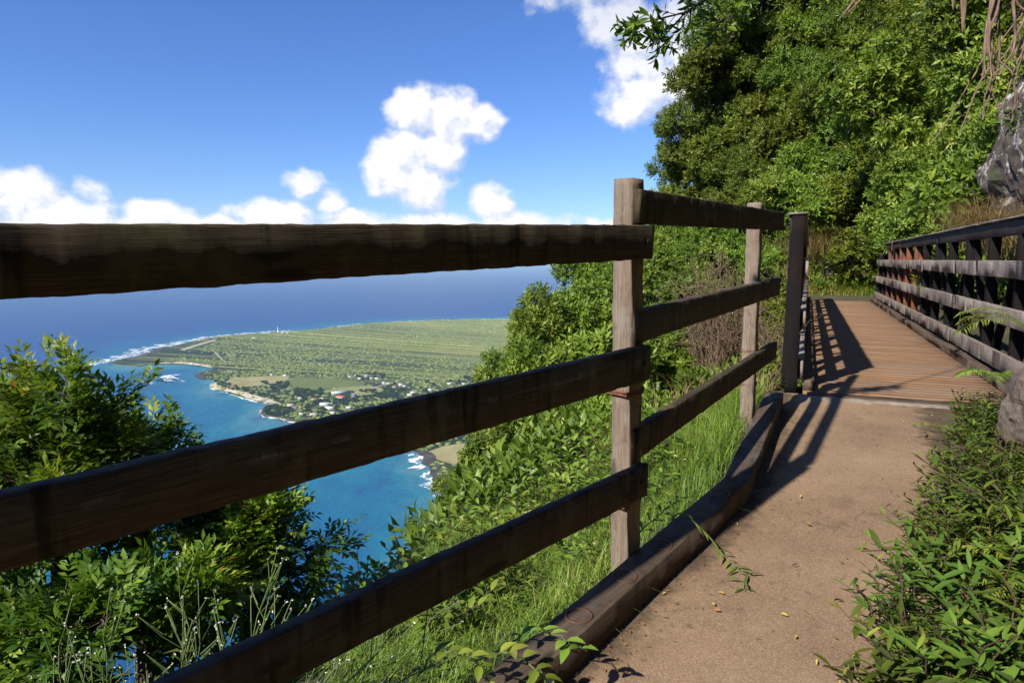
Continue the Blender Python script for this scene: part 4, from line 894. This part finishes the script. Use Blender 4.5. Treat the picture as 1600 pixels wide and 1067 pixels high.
def scatter(n, x0, x1, y0, y1, cond, seed):
    rg = np.random.default_rng(seed); P = np.stack([rg.uniform(x0, x1, n), rg.uniform(y0, y1, n)], 1); Z, S, B_ = hill(P[:, 0], P[:, 1])
    k = cond(P, S, B_); return np.column_stack([P[k], Z[k]-.02]), rg
P, rg = scatter(150000, -2.6, 3.2, .9, 8.5, lambda P, S, B_: (S < .14) & (S > -1.9) & (P[:, 0] > -.42*P[:, 1]+.35) & ~((P[:, 1] > 5.6) & (P[:, 0] > 2.2)), 41)
gg = Geo(); n = len(P); cl = fbm(P[:, 0]*2.2, P[:, 1]*2.2, 3, 2)
keep = cl+rg.uniform(-.6, .6, n) > -.25; P = P[keep]; cl = cl[keep]; n = len(P)
hgt = rg.uniform(.10, .30, n)*(1+.6*cl); near_edge = np.clip((np.hypot(P[:, 0]-.2, P[:, 1]-2.4))/1.2, .55, 1)
blades(gg, P, rg, hgt*near_edge, .006, rg.uniform(.2, 1.5, n), np.clip(.5+.4*cl+rg.normal(0, .15, n), 0, .93))
tag(gg.build('grass', M['grass']), 'bright green grass growing between the fence and the drop', 'grass', kind='stuff')
P, rg = scatter(26000, 1.0, 4.2, 1.7, 5.6, lambda P, S, B_: (S > B_-.12) & (S < B_+1.2) & (((P-B0)@bd) < -.35), 42)
gg = Geo(); n = len(P); keep = rg.uniform(0, 1, n) < np.clip((P[:, 1]-1.4)/2.2, .25, 1); P = P[keep]; n = len(P)
blades(gg, P, rg, rg.uniform(.08, .24, n), .005, rg.uniform(.3, 1.3, n), np.clip(rg.normal(.5, .2, n), 0, 1))
tag(gg.build('grass', M['grass']), 'short grass along the right edge of the trail', 'grass', kind='stuff')
P, rg = scatter(34000, 5.0, 12.5, 19.6, 25.5, lambda P, S, B_: (S > B_+.15) & (S < B_+3.0), 43)
gg = Geo(); n = len(P); cl = fbm(P[:, 0]*.9, P[:, 1]*.9, 3, 6)
blades(gg, P, rg, rg.uniform(.2, .5, n), .016, rg.uniform(.5, 1.2, n), np.clip(.72+.7*cl+rg.normal(0, .2, n), 0, 1))
tag(gg.build('grass', M['grass']), 'yellow-green grass on the bank past the bridge end', 'grass', kind='stuff')
# tall seeding grass beyond the second span
P, rg = scatter(2200, 1.2, 4.6, 5.6, 9.8, lambda P, S, B_: (S < -.15) & (S > -3.2) & (P[:, 0] > .5) & (((P-B0)@br_ < -1.15) | ((P-B0)@bd < -.4)), 44)
gg = Geo(); n = len(P); blades(gg, P, rg, rg.uniform(.3, .75, n), .006, rg.uniform(.3, 1.0, n), rg.uniform(0, .6, n))
tag(gg.build('dry_grass', M['dry_grass']), 'straw coloured tall grass beyond the second fence span', 'grass', kind='stuff')

def tuft(name, c, n, h, mat, label, cat, seed, spread=.3, w=.006, hang=None, lean=(.4, 1.3)):
    rg = np.random.default_rng(seed); P = np.array(c)+rg.normal(0, spread, (n, 3))*np.array([1, 1, .6]); gg = Geo()
    blades(gg, P, rg, rg.uniform(.4, 1, n)*h, w, rg.uniform(*lean, n), rg.uniform(0, 1, n), hang)
    o = gg.build(name, mat); return tag(o, label, cat)
tuft('dry_grass_tuft', (7.55, 11.0, .35), 1500, .75, M['dry_grass'], 'straw coloured grass tuft below the lichened rock above the railing', 'grass tuft', 51, .26, .008, np.array([-.8, -.5, 0]), (.7, 1.6))
tuft('dry_grass_tuft', (9.6, 22.1, .3), 1100, .9, M['dry_grass'], 'dry pale grass hanging on the wall past the bridge end', 'grass tuft', 52, .4, .012, np.array([-.2, -1, 0]), (.6, 1.5))
# dry brush (thin bare stems) beyond the second span
def brush(c, n, r, h, label, seed):
    rg = np.random.default_rng(seed); gg = Geo(); hz = float(hill(np.array(c[0]), np.array(c[1]))[0]); root = np.array((c[0], c[1], hz))
    for i in range(n):
        e = np.array(c)+unit(rg.normal(size=3))*r*rg.uniform(.4, 1.0)*np.array([1.2, 1, .9]); e[2] += h
        s_ = root+rg.normal(0, .15, 3)*np.array([1, 1, 0]); s_[2] = max(s_[2], e[2]-1.6)
        tube(gg, curve_pts(s_, e, rg.uniform(-.1, .25), 6, rg, .03), .007, .003, 3, rg.uniform(0, 1))
        for j in range(5):
            b0 = s_+(e-s_)*rg.uniform(.4, .95); tube(gg, curve_pts(b0, b0+unit(rg.normal(size=3)+np.array([0, 0, .5]))*rg.uniform(.15, .35), .03, 4, rg, .01), .004, .002, 3, rg.uniform(0, 1))
    o = gg.build('dry_brush', M['vine']); tag(o, label, 'brush')
brush((2.95, 9.6, -.55), 130, .75, .15, 'tangle of brown dry stems seen through the second fence span', 61)
brush((3.5, 9.0, -1.1), 70, .55, .1, 'lower brown dry stems beside the second post', 62)

# ------------------------------------------------------------------ feathery bush left of the camera
def pinnate_bush(name, c, r, n, seed, label, L=.055, Wd=.020, shoots=26, flush=.25, leaflets=7, foot=None):
    rg = np.random.default_rng(seed); c = np.array(c, float); fx, fy = (c[0], c[1]) if foot is None else foot
    hz = float(hill(np.array(fx), np.array(fy))[0]); root = empty(name, (fx, fy, hz-.05)); base = np.array((fx, fy, hz-.05))
    bb = Geo(); gg = Geo(); PP = []; DD = []; TT = []
    for i in range(shoots):
        u = unit(rg.normal(size=3)+np.array([0, 0, .35])); e = c+u*np.array(r)*rg.uniform(.75, 1.08)
        st = base+np.array([0, 0, .1])+rg.normal(0, .05, 3); mid = c+u*np.array(r)*.15
        pts = np.array([st+(mid-st)*q for q in np.linspace(0, 1, 4)[:-1]]+[mid+(e-mid)*q+np.array([0, 0, .12*r[2]*math.sin(q*3.1)])+rg.normal(0, .012, 3) for q in np.linspace(0, 1, 7)])
        tube(bb, pts-base, .013, .0022, 5)
        tip_t = rg.uniform(0, 1) < flush
        for q in np.linspace(.18, 1, n):
            k = 3+q*6; i0 = min(int(k), len(pts)-2); p_ = pts[i0]+(pts[i0+1]-pts[i0])*(k-i0); ax = unit(pts[i0+1]-pts[i0])
            # side twig
            for s_ in range(2):
                d = unit(ax*.55+unit(rg.normal(size=3))*.8+np.array([0, 0, .35])); ln = rg.uniform(.08, .26)*(1.15-q*.5)
                tube(bb, np.array([p_, p_+d*ln*.5, p_+d*ln])-base, .003, .0015, 3)
                for j in range(3):
                    PP.append(p_+d*ln*(.45+.27*j)); DD.append(unit(d+rg.normal(0, .45, 3))); TT.append(.5+.22*(q > .8)+.22*tip_t*(q > .6)+rg.normal(0, .13))
    PP = np.array(PP); DD = np.array(DD); TT = np.array(TT); m_ = len(PP)
    side = unit(np.cross(DD, np.array([0, 0, 1.])+rg.normal(0, .3, (m_, 3)))); nn = np.cross(side, DD); rl = rg.uniform(.07, .12, m_)
    for j in range(leaflets):
        tt = .2+.8*(j//2)/(leaflets/2); sgn = 1 if j % 2 else -1
        d = DD*.62+side*sgn*.78 if j < leaflets-1 else DD
        leaves(gg, PP+DD*(rl*min(tt, 1))[:, None]-base, d+rg.normal(0, .12, (m_, 3)), nn+rg.normal(0, .25, (m_, 3)), L*rg.uniform(.75, 1.15, m_), Wd*rg.uniform(.85, 1.2, m_), np.clip(TT+rg.normal(0, .05, m_), 0, np.where(rg.uniform(0, 1, m_) < .06, 1, .95)), droop=.1)
    gg.build('foliage', M['leaf_bush'], root); bb.build('branches', M['bark'], root, True)
    return tag(root, label, 'bush')
pinnate_bush('feathery_bush', (-2.02, 2.95, -1.12), (.48, .45, .60), 9, 71, 'tall feathery-leaved bush behind the left end of the middle rail', shoots=26, flush=.6)
pinnate_bush('feathery_bush', (-1.36, 3.45, -1.64), (.42, .42, .40), 10, 72, 'dark feathery bush under the middle rail against the turquoise water', shoots=26, flush=.12)
pinnate_bush('feathery_bush', (-1.75, 2.62, -1.66), (.60, .5, .42), 11, 73, 'shaded feathery bush filling the lower left corner', shoots=28, flush=.2)
pinnate_bush('feathery_bush', (-2.65, 3.4, -1.12), (.5, .5, .5), 8, 74, 'feathery bush at the left edge above the middle rail', shoots=22, flush=.4)
pinnate_bush('feathery_bush', (-1.95, 3.45, -1.22), (.30, .35, .34), 8, 75, 'low feathery bush right of the tall one behind the middle rail', shoots=16, flush=.5)

# vervain stems with tiny pale flowers in front of the bush
def vervain(x, y, h, lean, seed, label):
    rg = np.random.default_rng(seed); hz = float(hill(np.array(x), np.array(y))[0]); root = empty('vervain', (x, y, hz))
    st = Geo(); fl = Geo(); lf = Geo(); sp = Geo()
    for k in range(5):
        e = np.array([lean[0]+rg.normal(0, .16), lean[1]+rg.normal(0, .12), h*rg.uniform(.75, 1.05)])
        pts = curve_pts((rg.normal(0, .03), rg.normal(0, .03), 0), e, .05, 8, rg, .006); tube(st, pts, .0032, .0016, 4)
        for q in (3, 4, 5):
            for s_ in (-1, 1):
                d = unit(np.array([s_*.8, rg.normal(0, .4), .25])); leaves(lf, pts[q][None], d[None], np.array([[0, 0, 1.]]), np.array([rg.uniform(.04, .075)]), np.array([.016]), np.array([rg.uniform(.3, .9)]), droop=.3)
        # fork of flower spikes
        for j in range(int(rg.integers(4, 8))):
            b0 = pts[5+j % 3]; d = unit((pts[-1]-pts[-3])/np.linalg.norm(pts[-1]-pts[-3])+rg.normal(0, .42, 3)); ln = rg.uniform(.07, .17)
            mid = b0+d*ln*.5; e2 = b0+d*ln+np.array([0, 0, .02]); tube(st, [b0, mid, e2], .0014, .0011, 3); tube(sp, [b0+(e2-b0)*.45, b0+(e2-b0)*.75, e2], .0020, .0016, 4, rg.uniform(.3, .8))
            for m_ in range(2): 
                pz = e2-d*.006*m_+rg.normal(0, .003, 3); dd = unit(rg.normal(size=3)); leaves(fl, np.repeat(pz[None], 3, 0), unit(rg.normal(size=(3, 3))), unit(rg.normal(size=(3, 3))), np.full(3, .0055), np.full(3, .0045), np.full(3, .5))
    st.build('stems', M['stem_green'], root, True)['kind'] = 'stuff'; fl.build('flowers', M['flower_white'], root)['kind'] = 'stuff'; lf.build('leaves', M['leaf_weed'], root)['kind'] = 'stuff'; sp.build('flower_spikes', M['stem_green'], root, True)['kind'] = 'stuff'
    tag(root, label, 'wildflower', 'vervain by the fence')
for i, (x, y, h, ln, lab) in enumerate([(-1.02,1.78,.62,(-.05,.02),'thin vervain stems at the left end, above the lower left corner'),(-.86,1.82,.66,(.16,.05),'vervain with pale flower spikes leaning right under the middle rail'),(-.78,1.92,.50,(.22,.05),'low vervain spikes leaning toward the lowest rail'),(-1.25,2.05,.60,(.05,0),'vervain stems standing before the dark bush at far left'),(-.62,2.1,.52,(.25,.1),'vervain reaching right over the lowest rail'),(-1.12,1.62,.45,(.0,0),'short vervain in the very corner of the view'),(-.98,2.0,.72,(.10,.03),'tallest vervain spray in front of the shaded bush'),(-.70,1.75,.52,(.12,.0),'vervain rising between the middle and lowest rails near the corner'),(-1.35,1.9,.66,(.10,.0),'vervain crossing the bush at the left picture edge')]): vervain(x, y, h, ln, 200+i, lab)

# ------------------------------------------------------------------ lance-leaved weeds on the right, broad weeds on the left
def weed_mesh(seed, stems, h, L, Wd, mat, spread=.16, k=9):
    rg = np.random.default_rng(seed); st = Geo(); lf = Geo()
    for s_ in range(stems):
        e = np.array([*rg.normal(0, spread, 2), h*rg.uniform(.6, 1.05)]); pts = curve_pts((*rg.normal(0, .03, 2), 0), e, .03, 7, rg, .006); tube(st, pts, .0034, .0018, 4)
        tt = rg.uniform(.2, .9)
        for q in range(k):
            f = .3+.7*q/(k-1); kk = f*6; i0 = min(int(kk), 5); p_ = pts[i0]+(pts[i0+1]-pts[i0])*(kk-i0)
            th = q*2.4+rg.normal(0, .3); up = .15+.75*f*f
            d = unit(np.array([math.cos(th), math.sin(th), up])); l_ = L*rg.uniform(.7, 1.15)*(1.0 if f < .85 else .7)
            leaves(lf, p_[None], d[None], np.array([[0, 0, 1.]])+rg.normal(0, .2, (1, 3)), np.array([l_]), np.array([Wd*l_/L]), np.array([np.clip(tt*.6+rg.normal(.15, .12)+.2*(f > .85), 0, 1 if rg.uniform() < .03 else .94)]), droop=rg.uniform(.1, .35), rich=True)
    return st.mesh('stems', M['stem_red'], True), lf.mesh('leaves', M[mat])
lance = [weed_mesh(300+k, 7, .34, .095, .021, 'leaf_weed') for k in range(4)]
broad = [weed_mesh(320+k, 5, .26, .075, .032, 'leaf_light', .12, 7) for k in range(3)]
def weed(name, meshes, x, y, s, rz, label, group, tilt=(0, 0)):
    z = float(hill(np.array(x), np.array(y))[0]); root = empty(name, (x, y, max(z, float(path_z(x, y))-.03) if name == 'lance_weed' else z), rz); root.scale = (s, s, s); root.rotation_euler = (tilt[0], tilt[1], rz)
    link('stems', meshes[0], root); link('leaves', meshes[1], root); tag(root, label, 'weed', group)
rg = np.random.default_rng(88); cnt = 0
while cnt < 135:
    y = rg.uniform(1.75, 5.0); t_ = rg.uniform(-.02, 1.0)
    xe = 1.17+(y-2.1)*.755                                # edge of the overgrowth on the concrete
    x = xe+.06+max(t_, 0)**1.25*.95
    if math.hypot(x-3.27, y-4.02) < .34 or x/y > .86: continue
    if (np.array((x, y))-B0)@bd > -.42: continue
    s = rg.uniform(.7, 1.15)*(1.0 if y < 3.5 else .78)
    if t_ < .12: s *= .7
    near = 'front' if y < 2.7 else 'middle' if y < 3.7 else 'bridge end'
    weed('lance_weed', lance[int(rg.integers(0, 4))], x, y, s, rg.uniform(0, 6.28), {'front': 'dark lance-leaved weed in the thick mass at the lower right corner', 'middle': 'dark lance-leaved weed beside the middle of the trail', 'bridge end': 'small lance-leaved weed by the boulder near the bridge'}[near], 'weeds at the right, '+near+' of the trail', (rg.normal(0, .12), -.15+rg.normal(0, .12)))
    cnt += 1
rg = np.random.default_rng(89); cnt = 0
while cnt < 190:
    x = rg.uniform(-1.6, 2.2); y = rg.uniform(1.5, 6.5); z, S, B_ = hill(np.array(x), np.array(y))
    if not (-1.9 < S < -.10) or x < -.34*y+.25: continue
    near = 'before' if y < 2.9 else 'beside' if y < 4.0 else 'beyond'
    weed('broad_weed', broad[int(rg.integers(0, 3))], x, y, rg.uniform(.6, 1.3)*(.75 if S > -.35 else 1), rg.uniform(0, 6.28), 'broad-leaved green weed in the grass '+near+' the tall fence post', 'weeds in the grass '+near+' the tall post', (rg.normal(0, .15), rg.normal(0, .15))); cnt += 1
# daisies in the grass
dm = Geo(); rg = np.random.default_rng(5)
for k in range(11): th = k*.571; leaves(dm, np.zeros((1, 3))+np.array([0, 0, .16]), np.array([[math.cos(th), math.sin(th), .15]]), np.array([[0, 0, 1.]]), np.array([.009]), np.array([.004]), np.array([.5]))
pet = dm.mesh('petals', M['flower_white']); cg = lathe([(.004, .159), (.003, .162), (0, .163)], 7).mesh('centre', M['flower_yellow'], True); sg2 = Geo(); tube(sg2, [(0, 0, 0), (.006, 0, .08), (0, 0, .16)], .001, .0008, 3); stm = sg2.mesh('stem', M['stem_green'])
cnt = 0
while cnt < 46:
    x = rg.uniform(-.7, 1.5); y = rg.uniform(2.2, 4.6); z, S, B_ = hill(np.array(x), np.array(y))
    if not (-1.2 < S < -.05): continue
    root = empty('daisy', (x, y, float(z)), rg.uniform(0, 6)); s = rg.uniform(.9, 1.6); root.scale = (s, s, s); root.rotation_euler = (rg.normal(-.25, .25), rg.normal(0, .25), 0)
    link('petals', pet, root); link('centre', cg, root); link('stem', stm, root)
    tag(root, 'tiny white daisy in the grass outside the kerb', 'flower', 'daisies in the grass'); cnt += 1

# runner lying over the kerb onto the trail, and the big-leaved one in the foreground
def runner(name, pts, leaf_L, leaf_W, step, mat, label, seed, up=.35, yellow=False):
    rg = np.random.default_rng(seed); pts = np.array(pts, float); root = empty(name, tuple(pts[0])); b = pts[0]
    fine = np.array([pts[i]+(pts[i+1]-pts[i])*q for i in range(len(pts)-1) for q in np.linspace(0, 1, 6)[:-1]]+[pts[-1]]); fine[1:-1] += rg.normal(0, .005, (len(fine)-2, 3))
    st = Geo(); lf = Geo(); tube(st, fine-b, .0035, .002, 5)
    for i in range(2, len(fine), step):
        ax = unit(fine[i]-fine[i-1])
        for s_ in (-1, 1):
            sd_ = unit(np.cross(ax, [0, 0, 1.]))*s_; d = unit(sd_*.8+ax*.5+np.array([0, 0, up])+rg.normal(0, .15, 3))
            leaves(lf, (fine[i]-b)[None], d[None], np.array([[0, 0, 1.]]), np.array([leaf_L*rg.uniform(.7, 1.15)]), np.array([leaf_W*rg.uniform(.8, 1.1)]), np.array([rg.uniform(.35, .9)]), droop=.25, rich=True)
    st.build('stem', M['stem_green'], root, True); lf.build('leaves', M[mat], root)
    tag(root, label, 'vine'); return root
runner('creeping_vine', [(.70,3.02,-1.16),(.80,2.98,-1.15),(.90,2.95,-1.26),(.97,2.86,-1.325),(.99,2.76,-1.33),(.95,2.64,-1.34)], .075, .012, 2, 'leaf_weed', 'narrow-leaved runner hanging over the kerb onto the trail', 401, .1)
runner('creeping_vine', [(.52,2.88,-1.22),(.66,3.0,-1.17),(.80,3.15,-1.14)], .07, .016, 2, 'leaf_light', 'light green runner lying along the kerb top by the tall post', 402)
runner('creeping_vine', [(.0,2.25,-1.33),(.07,2.10,-1.20),(.16,2.00,-1.17),(.23,1.98,-1.20)], .062, .030, 2, 'leaf_light', 'broad-leaved vine spilling over the near end of the kerb', 403)
runner('creeping_vine', [(-.12,2.12,-1.32),(-.03,1.98,-1.20),(.07,1.90,-1.20),(.12,1.88,-1.27)], .066, .032, 2, 'leaf_light', 'broad-leaved vine at the bottom edge left of the kerb', 404)
runner('creeping_vine', [(-.30,2.0,-1.30),(-.22,1.90,-1.15),(-.12,1.84,-1.13),(-.05,1.82,-1.2)], .06, .030, 2, 'leaf_light', 'small broad-leaved vine at the foot of the lowest rail', 405)
runner('creeping_vine', [BP(6.4,1.08,-1.15),BP(6.45,1.02,-.75),BP(6.5,.82,-.52),BP(6.4,.76,-.30)], .10, .05, 1, 'leaf_light', 'green shoot poking through the middle of the right railing', 406)

# ferns at the right edge
def fern(c, fronds, Lf, seed, label):
    rg = np.random.default_rng(seed); root = empty('fern', c); lf = Geo(); st = Geo()
    for k in range(fronds):
        th = rg.uniform(1.9, 4.4) if k else 2.9; e = np.array([math.cos(th)*Lf, math.sin(th)*Lf, Lf*rg.uniform(.1, .5)]); pts = curve_pts((0, 0, 0), e, Lf*.25, 16, rg, .002); tube(st, pts, .003, .001, 4)
        for i in range(3, 16):
            ax = unit(pts[i]-pts[i-1]); w_ = Lf*.26*math.sin(math.pi*(.12+.86*(1-(i-3)/13)))
            for s_ in (-1, 1):
                sd_ = unit(np.cross(ax, [0, 0, 1.]))*s_
                for q in (0, .5): leaves(lf, (pts[i]-(pts[i]-pts[i-1])*q)[None], unit(sd_+ax*.35)[None], np.array([[0, 0, 1.]]), np.array([max(w_, .01)]), np.array([.012]), np.array([rg.uniform(.45, .9)]), droop=.2)
    lf.build('fronds', M['leaf_light'], root); st.build('stalks', M['stem_green'], root); tag(root, label, 'fern')
fern((3.62, 4.62, -.58), 5, .52, 411, 'bright fern arching in front of the right railing at the picture edge')
fern((3.42, 4.55, -.92), 4, .36, 412, 'small fern just above the boulder')
fern((1.95, 2.35, -1.22), 4, .26, 413, 'small fern among the dark weeds at lower right')

# ------------------------------------------------------------------ branch overhead and hanging dry vines
def branch():
    rg = np.random.default_rng(421); root = empty('overhanging_branch', (1.9, 4.3, 2.3)); b = np.array((1.9, 4.3, 2.3)); st = Geo(); lf = Geo()
    mains = [[(1.9,4.3,2.3),(1.45,4.0,1.75),(1.12,3.82,1.42),(.90,3.72,1.27),(.68,3.62,1.19),(.58,3.6,1.16)], [(1.12,3.82,1.42),(.95,3.7,1.40),(.80,3.66,1.42),(.68,3.6,1.45)], [(1.45,4.0,1.75),(1.25,3.9,1.40),(1.15,3.85,1.28),(1.08,3.8,1.24)], [(.90,3.72,1.27),(.80,3.70,1.16),(.74,3.7,1.10)]]
    PP = []; DD = []
    for mi, mpts in enumerate(mains):
        mp = np.array(mpts); fine = np.array([mp[i]+(mp[i+1]-mp[i])*q for i in range(len(mp)-1) for q in np.linspace(0, 1, 5)[:-1]]+[mp[-1]]); tube(st, fine-b, .010 if mi == 0 else .005, .0025, 5)
        for i in range(4 if mi else 9, len(fine)):
            for j in range(2):
                d = unit((fine[i]-fine[i-1])*8+rg.normal(0, .6, 3)); l_ = rg.uniform(.04, .12); tube(st, [fine[i]-b, fine[i]+d*l_-b], .0025, .0015, 3); PP.append(fine[i]+d*l_*.4-b); DD.append(d)
    twig_leaves(lf, np.array(PP), np.array(DD), rg, 8, .062, .020, .075, rg.uniform(.3, .8, len(PP)), (70, 25), rich=True)
    st.build('stems', M['bark'], root, True); lf.build('leaves', M['leaf_bush'], root); tag(root, 'leafy branch hanging into the sky from the top right', 'branch')
branch()
rg = np.random.default_rng(431); hv = empty('hanging_vines', (4.6, 6.6, 2.9)); hb = np.array((4.6, 6.6, 2.9))
def px(u, v, y):                      # helper for laying out the vine curtain in its own vertical sheet 6.5 m ahead of the path start
    return np.array(((u-800)/1067*y*1.0*(1+0.12*(533-v)/1067), y, (405-v)/1067*y*1.02))
VINES = [[(1478,-40),(1482,30),(1478,70),(1482,105),(1478,140)],[(1505,-40),(1490,30),(1480,80),(1492,130)],[(1530,-40),(1516,20),(1480,60),(1484,100),(1462,150),(1440,195),(1418,234)],[(1555,-40),(1530,40),(1515,90),(1500,115)],[(1484,100),(1515,130),(1528,170),(1534,200)],[(1570,-40),(1572,30),(1584,75),(1580,98)],[(1560,-40),(1566,10),(1545,70),(1520,105)],[(1590,-40),(1588,20),(1600,60),(1612,100)],[(1540,-40),(1524,30),(1520,60),(1538,98),(1530,130)],[(1512,-40),(1500,10),(1520,40),(1545,60),(1562,80),(1574,125)],[(1484,95),(1488,120),(1476,145)],[(1600,30),(1570,60),(1545,75),(1530,108)],[(1610,-20),(1596,70),(1600,120)],[(1464,-40),(1468,20),(1462,26)]]
rv_ = random.Random(12)
for k in range(16):
    u0 = rv_.uniform(1470, 1612); dv = rv_.uniform(70, 250); VINES.append([(u0, -40), (u0+rv_.uniform(-14, 14), dv*.3), (u0+rv_.uniform(-26, 26), dv*.65), (u0+rv_.uniform(-34, 34), dv)])
for vv in VINES:
    yy = 6.5+rg.normal(0, .22); cp = np.array([px(u, v, yy) for u, v in vv]); fine = np.array([cp[i]+(cp[i+1]-cp[i])*q for i in range(len(cp)-1) for q in np.linspace(0, 1, 6)[:-1]]+[cp[-1]])
    for k in range(2): fine[1:-1] = (fine[:-2]+2*fine[1:-1]+fine[2:])/4
    fine += np.column_stack([np.zeros(len(fine)), np.cumsum(rg.normal(0, .012, len(fine))), np.zeros(len(fine))])
    gg = Geo(); tube(gg, fine-hb, rg.uniform(.010, .021), rg.uniform(.004, .009), 5); gg.build('vine', M['vine'], hv, True)
tag(hv, 'tangle of dry brown vines hanging at the top right in front of the rock', 'vines')
for i, (uv0, uv1, uv2, w) in enumerate([((1425,-30),(1436,30),(1440,78),.05),((1400,-30),(1402,10),(1403,30),.035),((1408,-30),(1420,25),(1422,45),.03),((1395,-20),(1388,8),(1366,10),.03),((1310,-25),(1290,25),(1260,60),.03),((1325,-25),(1300,25),(1270,52),.02),((1216,-25),(1208,5),(1196,28),.02),((1545,-10),(1555,20),(1560,32),.03)]):
    y_ = 6.1; a_, b_, c2 = (px(*q, y_) for q in (uv0, uv1, uv2)); gg = Geo(); n = 12; root = a_
    tt = np.linspace(0, 1, n)[:, None]; cl_ = a_*(1-tt)**2+2*b_*tt*(1-tt)+c2*tt**2; tg_ = unit(np.gradient(cl_, axis=0)); sd_ = unit(np.cross(tg_, np.array([.3, 1, .2])))
    ww = (w*.5*np.sin(np.pi*np.clip(.25+.75*tt, 0, 1))**.8+.001); V = np.stack([cl_+sd_*ww, cl_+np.array([0, -.012, 0])*np.sin(np.pi*tt), cl_-sd_*ww], 1)-a_
    F = []
    for k in range(n-1):
        for j in range(2): q = k*3+j; F += [(q, q+1, q+4), (q, q+4, q+3)]
    o = gg.add(V.reshape(-1, 3), F, .8).build('dead_leaf', M['vine'], None, True); o.location = tuple(a_)
    tag(o, ['broad curled dead leaf hanging highest over the bridge', 'small dead leaf left of the broad curled one', 'thin dead leaf touching the broad curled one', 'dead leaf curling left at the top edge', 'long dead straw leaf slanting down left over the shrubs', 'thin dead straw leaf beside the slanting one', 'short dead straw leaf farthest left at the top edge', 'dead leaf strip at the top among the vines'][i], 'dead leaf')

# ------------------------------------------------------------------ fallen leaves and litter on the trail
rg = np.random.default_rng(95)
fm_ = []
for k in range(5):
    gg = Geo(); leaves(gg, np.zeros((1, 3)), np.array([[1., 0, .05]]), np.array([[0, 0.15, 1.]]), np.array([.034]), np.array([.014]), np.array([(.05, .3, .45, .62, .9)[k]]), fold=.5, droop=-.15, rich=True); fm_.append(gg.mesh('fallen_leaf', M['dry_leaf']))
spots = [(.86,2.62,'y'),(.79,2.56,'y'),(.81,2.50,'y'),(.96,3.05,'y'),(1.03,2.33,'y'),(1.28,2.55,'y'),(1.47,3.21,'Y'),(1.33,2.13,'Y'),(1.05,2.45,'y'),(1.55,3.55,'y')]
LL = ['yellow fallen leaf nearest the kerb on the trail', 'yellow leaf sliver right of the one by the kerb', 'second yellow leaf sliver farther from the kerb', 'yellow leaf below the runner on the trail', 'small yellow leaf in the front middle of the trail', 'small yellow leaf right of the trail middle', 'larger yellow leaf in the middle of the trail', 'yellow-green leaf at the bottom edge near the weeds', 'tiny yellow leaf left of the front middle one', 'tiny yellow leaf farthest up the middle of the trail']
for (x, y, k), lab in zip(spots, LL):
    o = link('fallen_leaf', fm_[0 if k == 'y' else 1]); o.location = (x, y, float(path_z(x, y))+.009); s = rg.uniform(.7, 1.0)*(1.3 if k == 'Y' else 1); o.scale = (s, s, s); o.rotation_euler = (rg.normal(0, .2), rg.normal(0, .1), rg.uniform(0, 6.28)); tag(o, lab, 'leaf', 'fallen yellow leaves')
for i in range(130):
    t_ = rg.uniform(0, 1); side = rg.uniform() < .45; y = rg.uniform(1.9, 5.4); xl = .17+(y-2.12)*.778 if y < 3.53 else 1.268+(y-3.53)*.5; xr = 1.17+(y-2.1)*.755
    x = xl+.02+abs(rg.normal(0, .07)) if side else xr+rg.normal(-.05, .13) if i % 3 else rg.uniform(xl+.1, xr)
    o = link('leaf_litter', fm_[int(rg.integers(2, 5))]); o.location = (x, y, float(path_z(x, y))+.009); s = rg.uniform(.35, .8); o.scale = (s, s*.7, s); o.rotation_euler = (rg.normal(0, .3), rg.normal(0, .15), rg.uniform(0, 6.28))
    tag(o, 'small brown dead leaf scrap lying on the trail', 'leaf', 'brown leaf scraps on the trail')
gg = Geo()
for i in range(420):
    y = rg.uniform(1.8, 5.3); xl = .17+(y-2.12)*.778 if y < 3.53 else 1.268+(y-3.53)*.5; x = xl+abs(rg.normal(0, .35)) if i % 2 else xl+abs(rg.normal(0, .05)); th = rg.uniform(0, 6.28); l_ = rg.uniform(.006, .03); z = float(path_z(x, y))+.007
    tube(gg, [(x, y, z), (x+math.cos(th)*l_*.5, y+math.sin(th)*l_*.5, z+.002), (x+math.cos(th)*l_, y+math.sin(th)*l_, z)], .0011, .0008, 3)
tag(gg.build('twig_litter', M['stem_red']), 'scattered tiny twigs and needles on the concrete trail', 'litter', kind='stuff')

# ------------------------------------------------------------------ sea air
hm = bpy.data.materials.new('haze'); hm.use_nodes = True; hn = hm.node_tree.nodes; hn.clear()
pv = hn.new('ShaderNodeVolumePrincipled'); om = hn.new('ShaderNodeOutputMaterial'); hm.node_tree.links.new(pv.outputs[0], om.inputs['Volume'])
pv.inputs['Color'].default_value = (.56, .81, 1.0, 1); pv.inputs['Density'].default_value = 4.8e-5; pv.inputs['Anisotropy'].default_value = .0
bx = 78000.0; z0, z1 = -454.0, 45.0
V = [(-bx,-bx,z0),(bx,-bx,z0),(bx,bx,z0),(-bx,bx,z0),(-bx,-bx,z1),(bx,-bx,z1),(bx,bx,z1),(-bx,bx,z1)]
F = [(0,2,1),(0,3,2),(4,5,6),(4,6,7),(0,1,5),(0,5,4),(1,2,6),(1,6,5),(2,3,7),(2,7,6),(3,0,4),(3,4,7)]
tag(Geo().add(V, F).build('haze', hm), 'thin pale sea haze', kind='stuff')
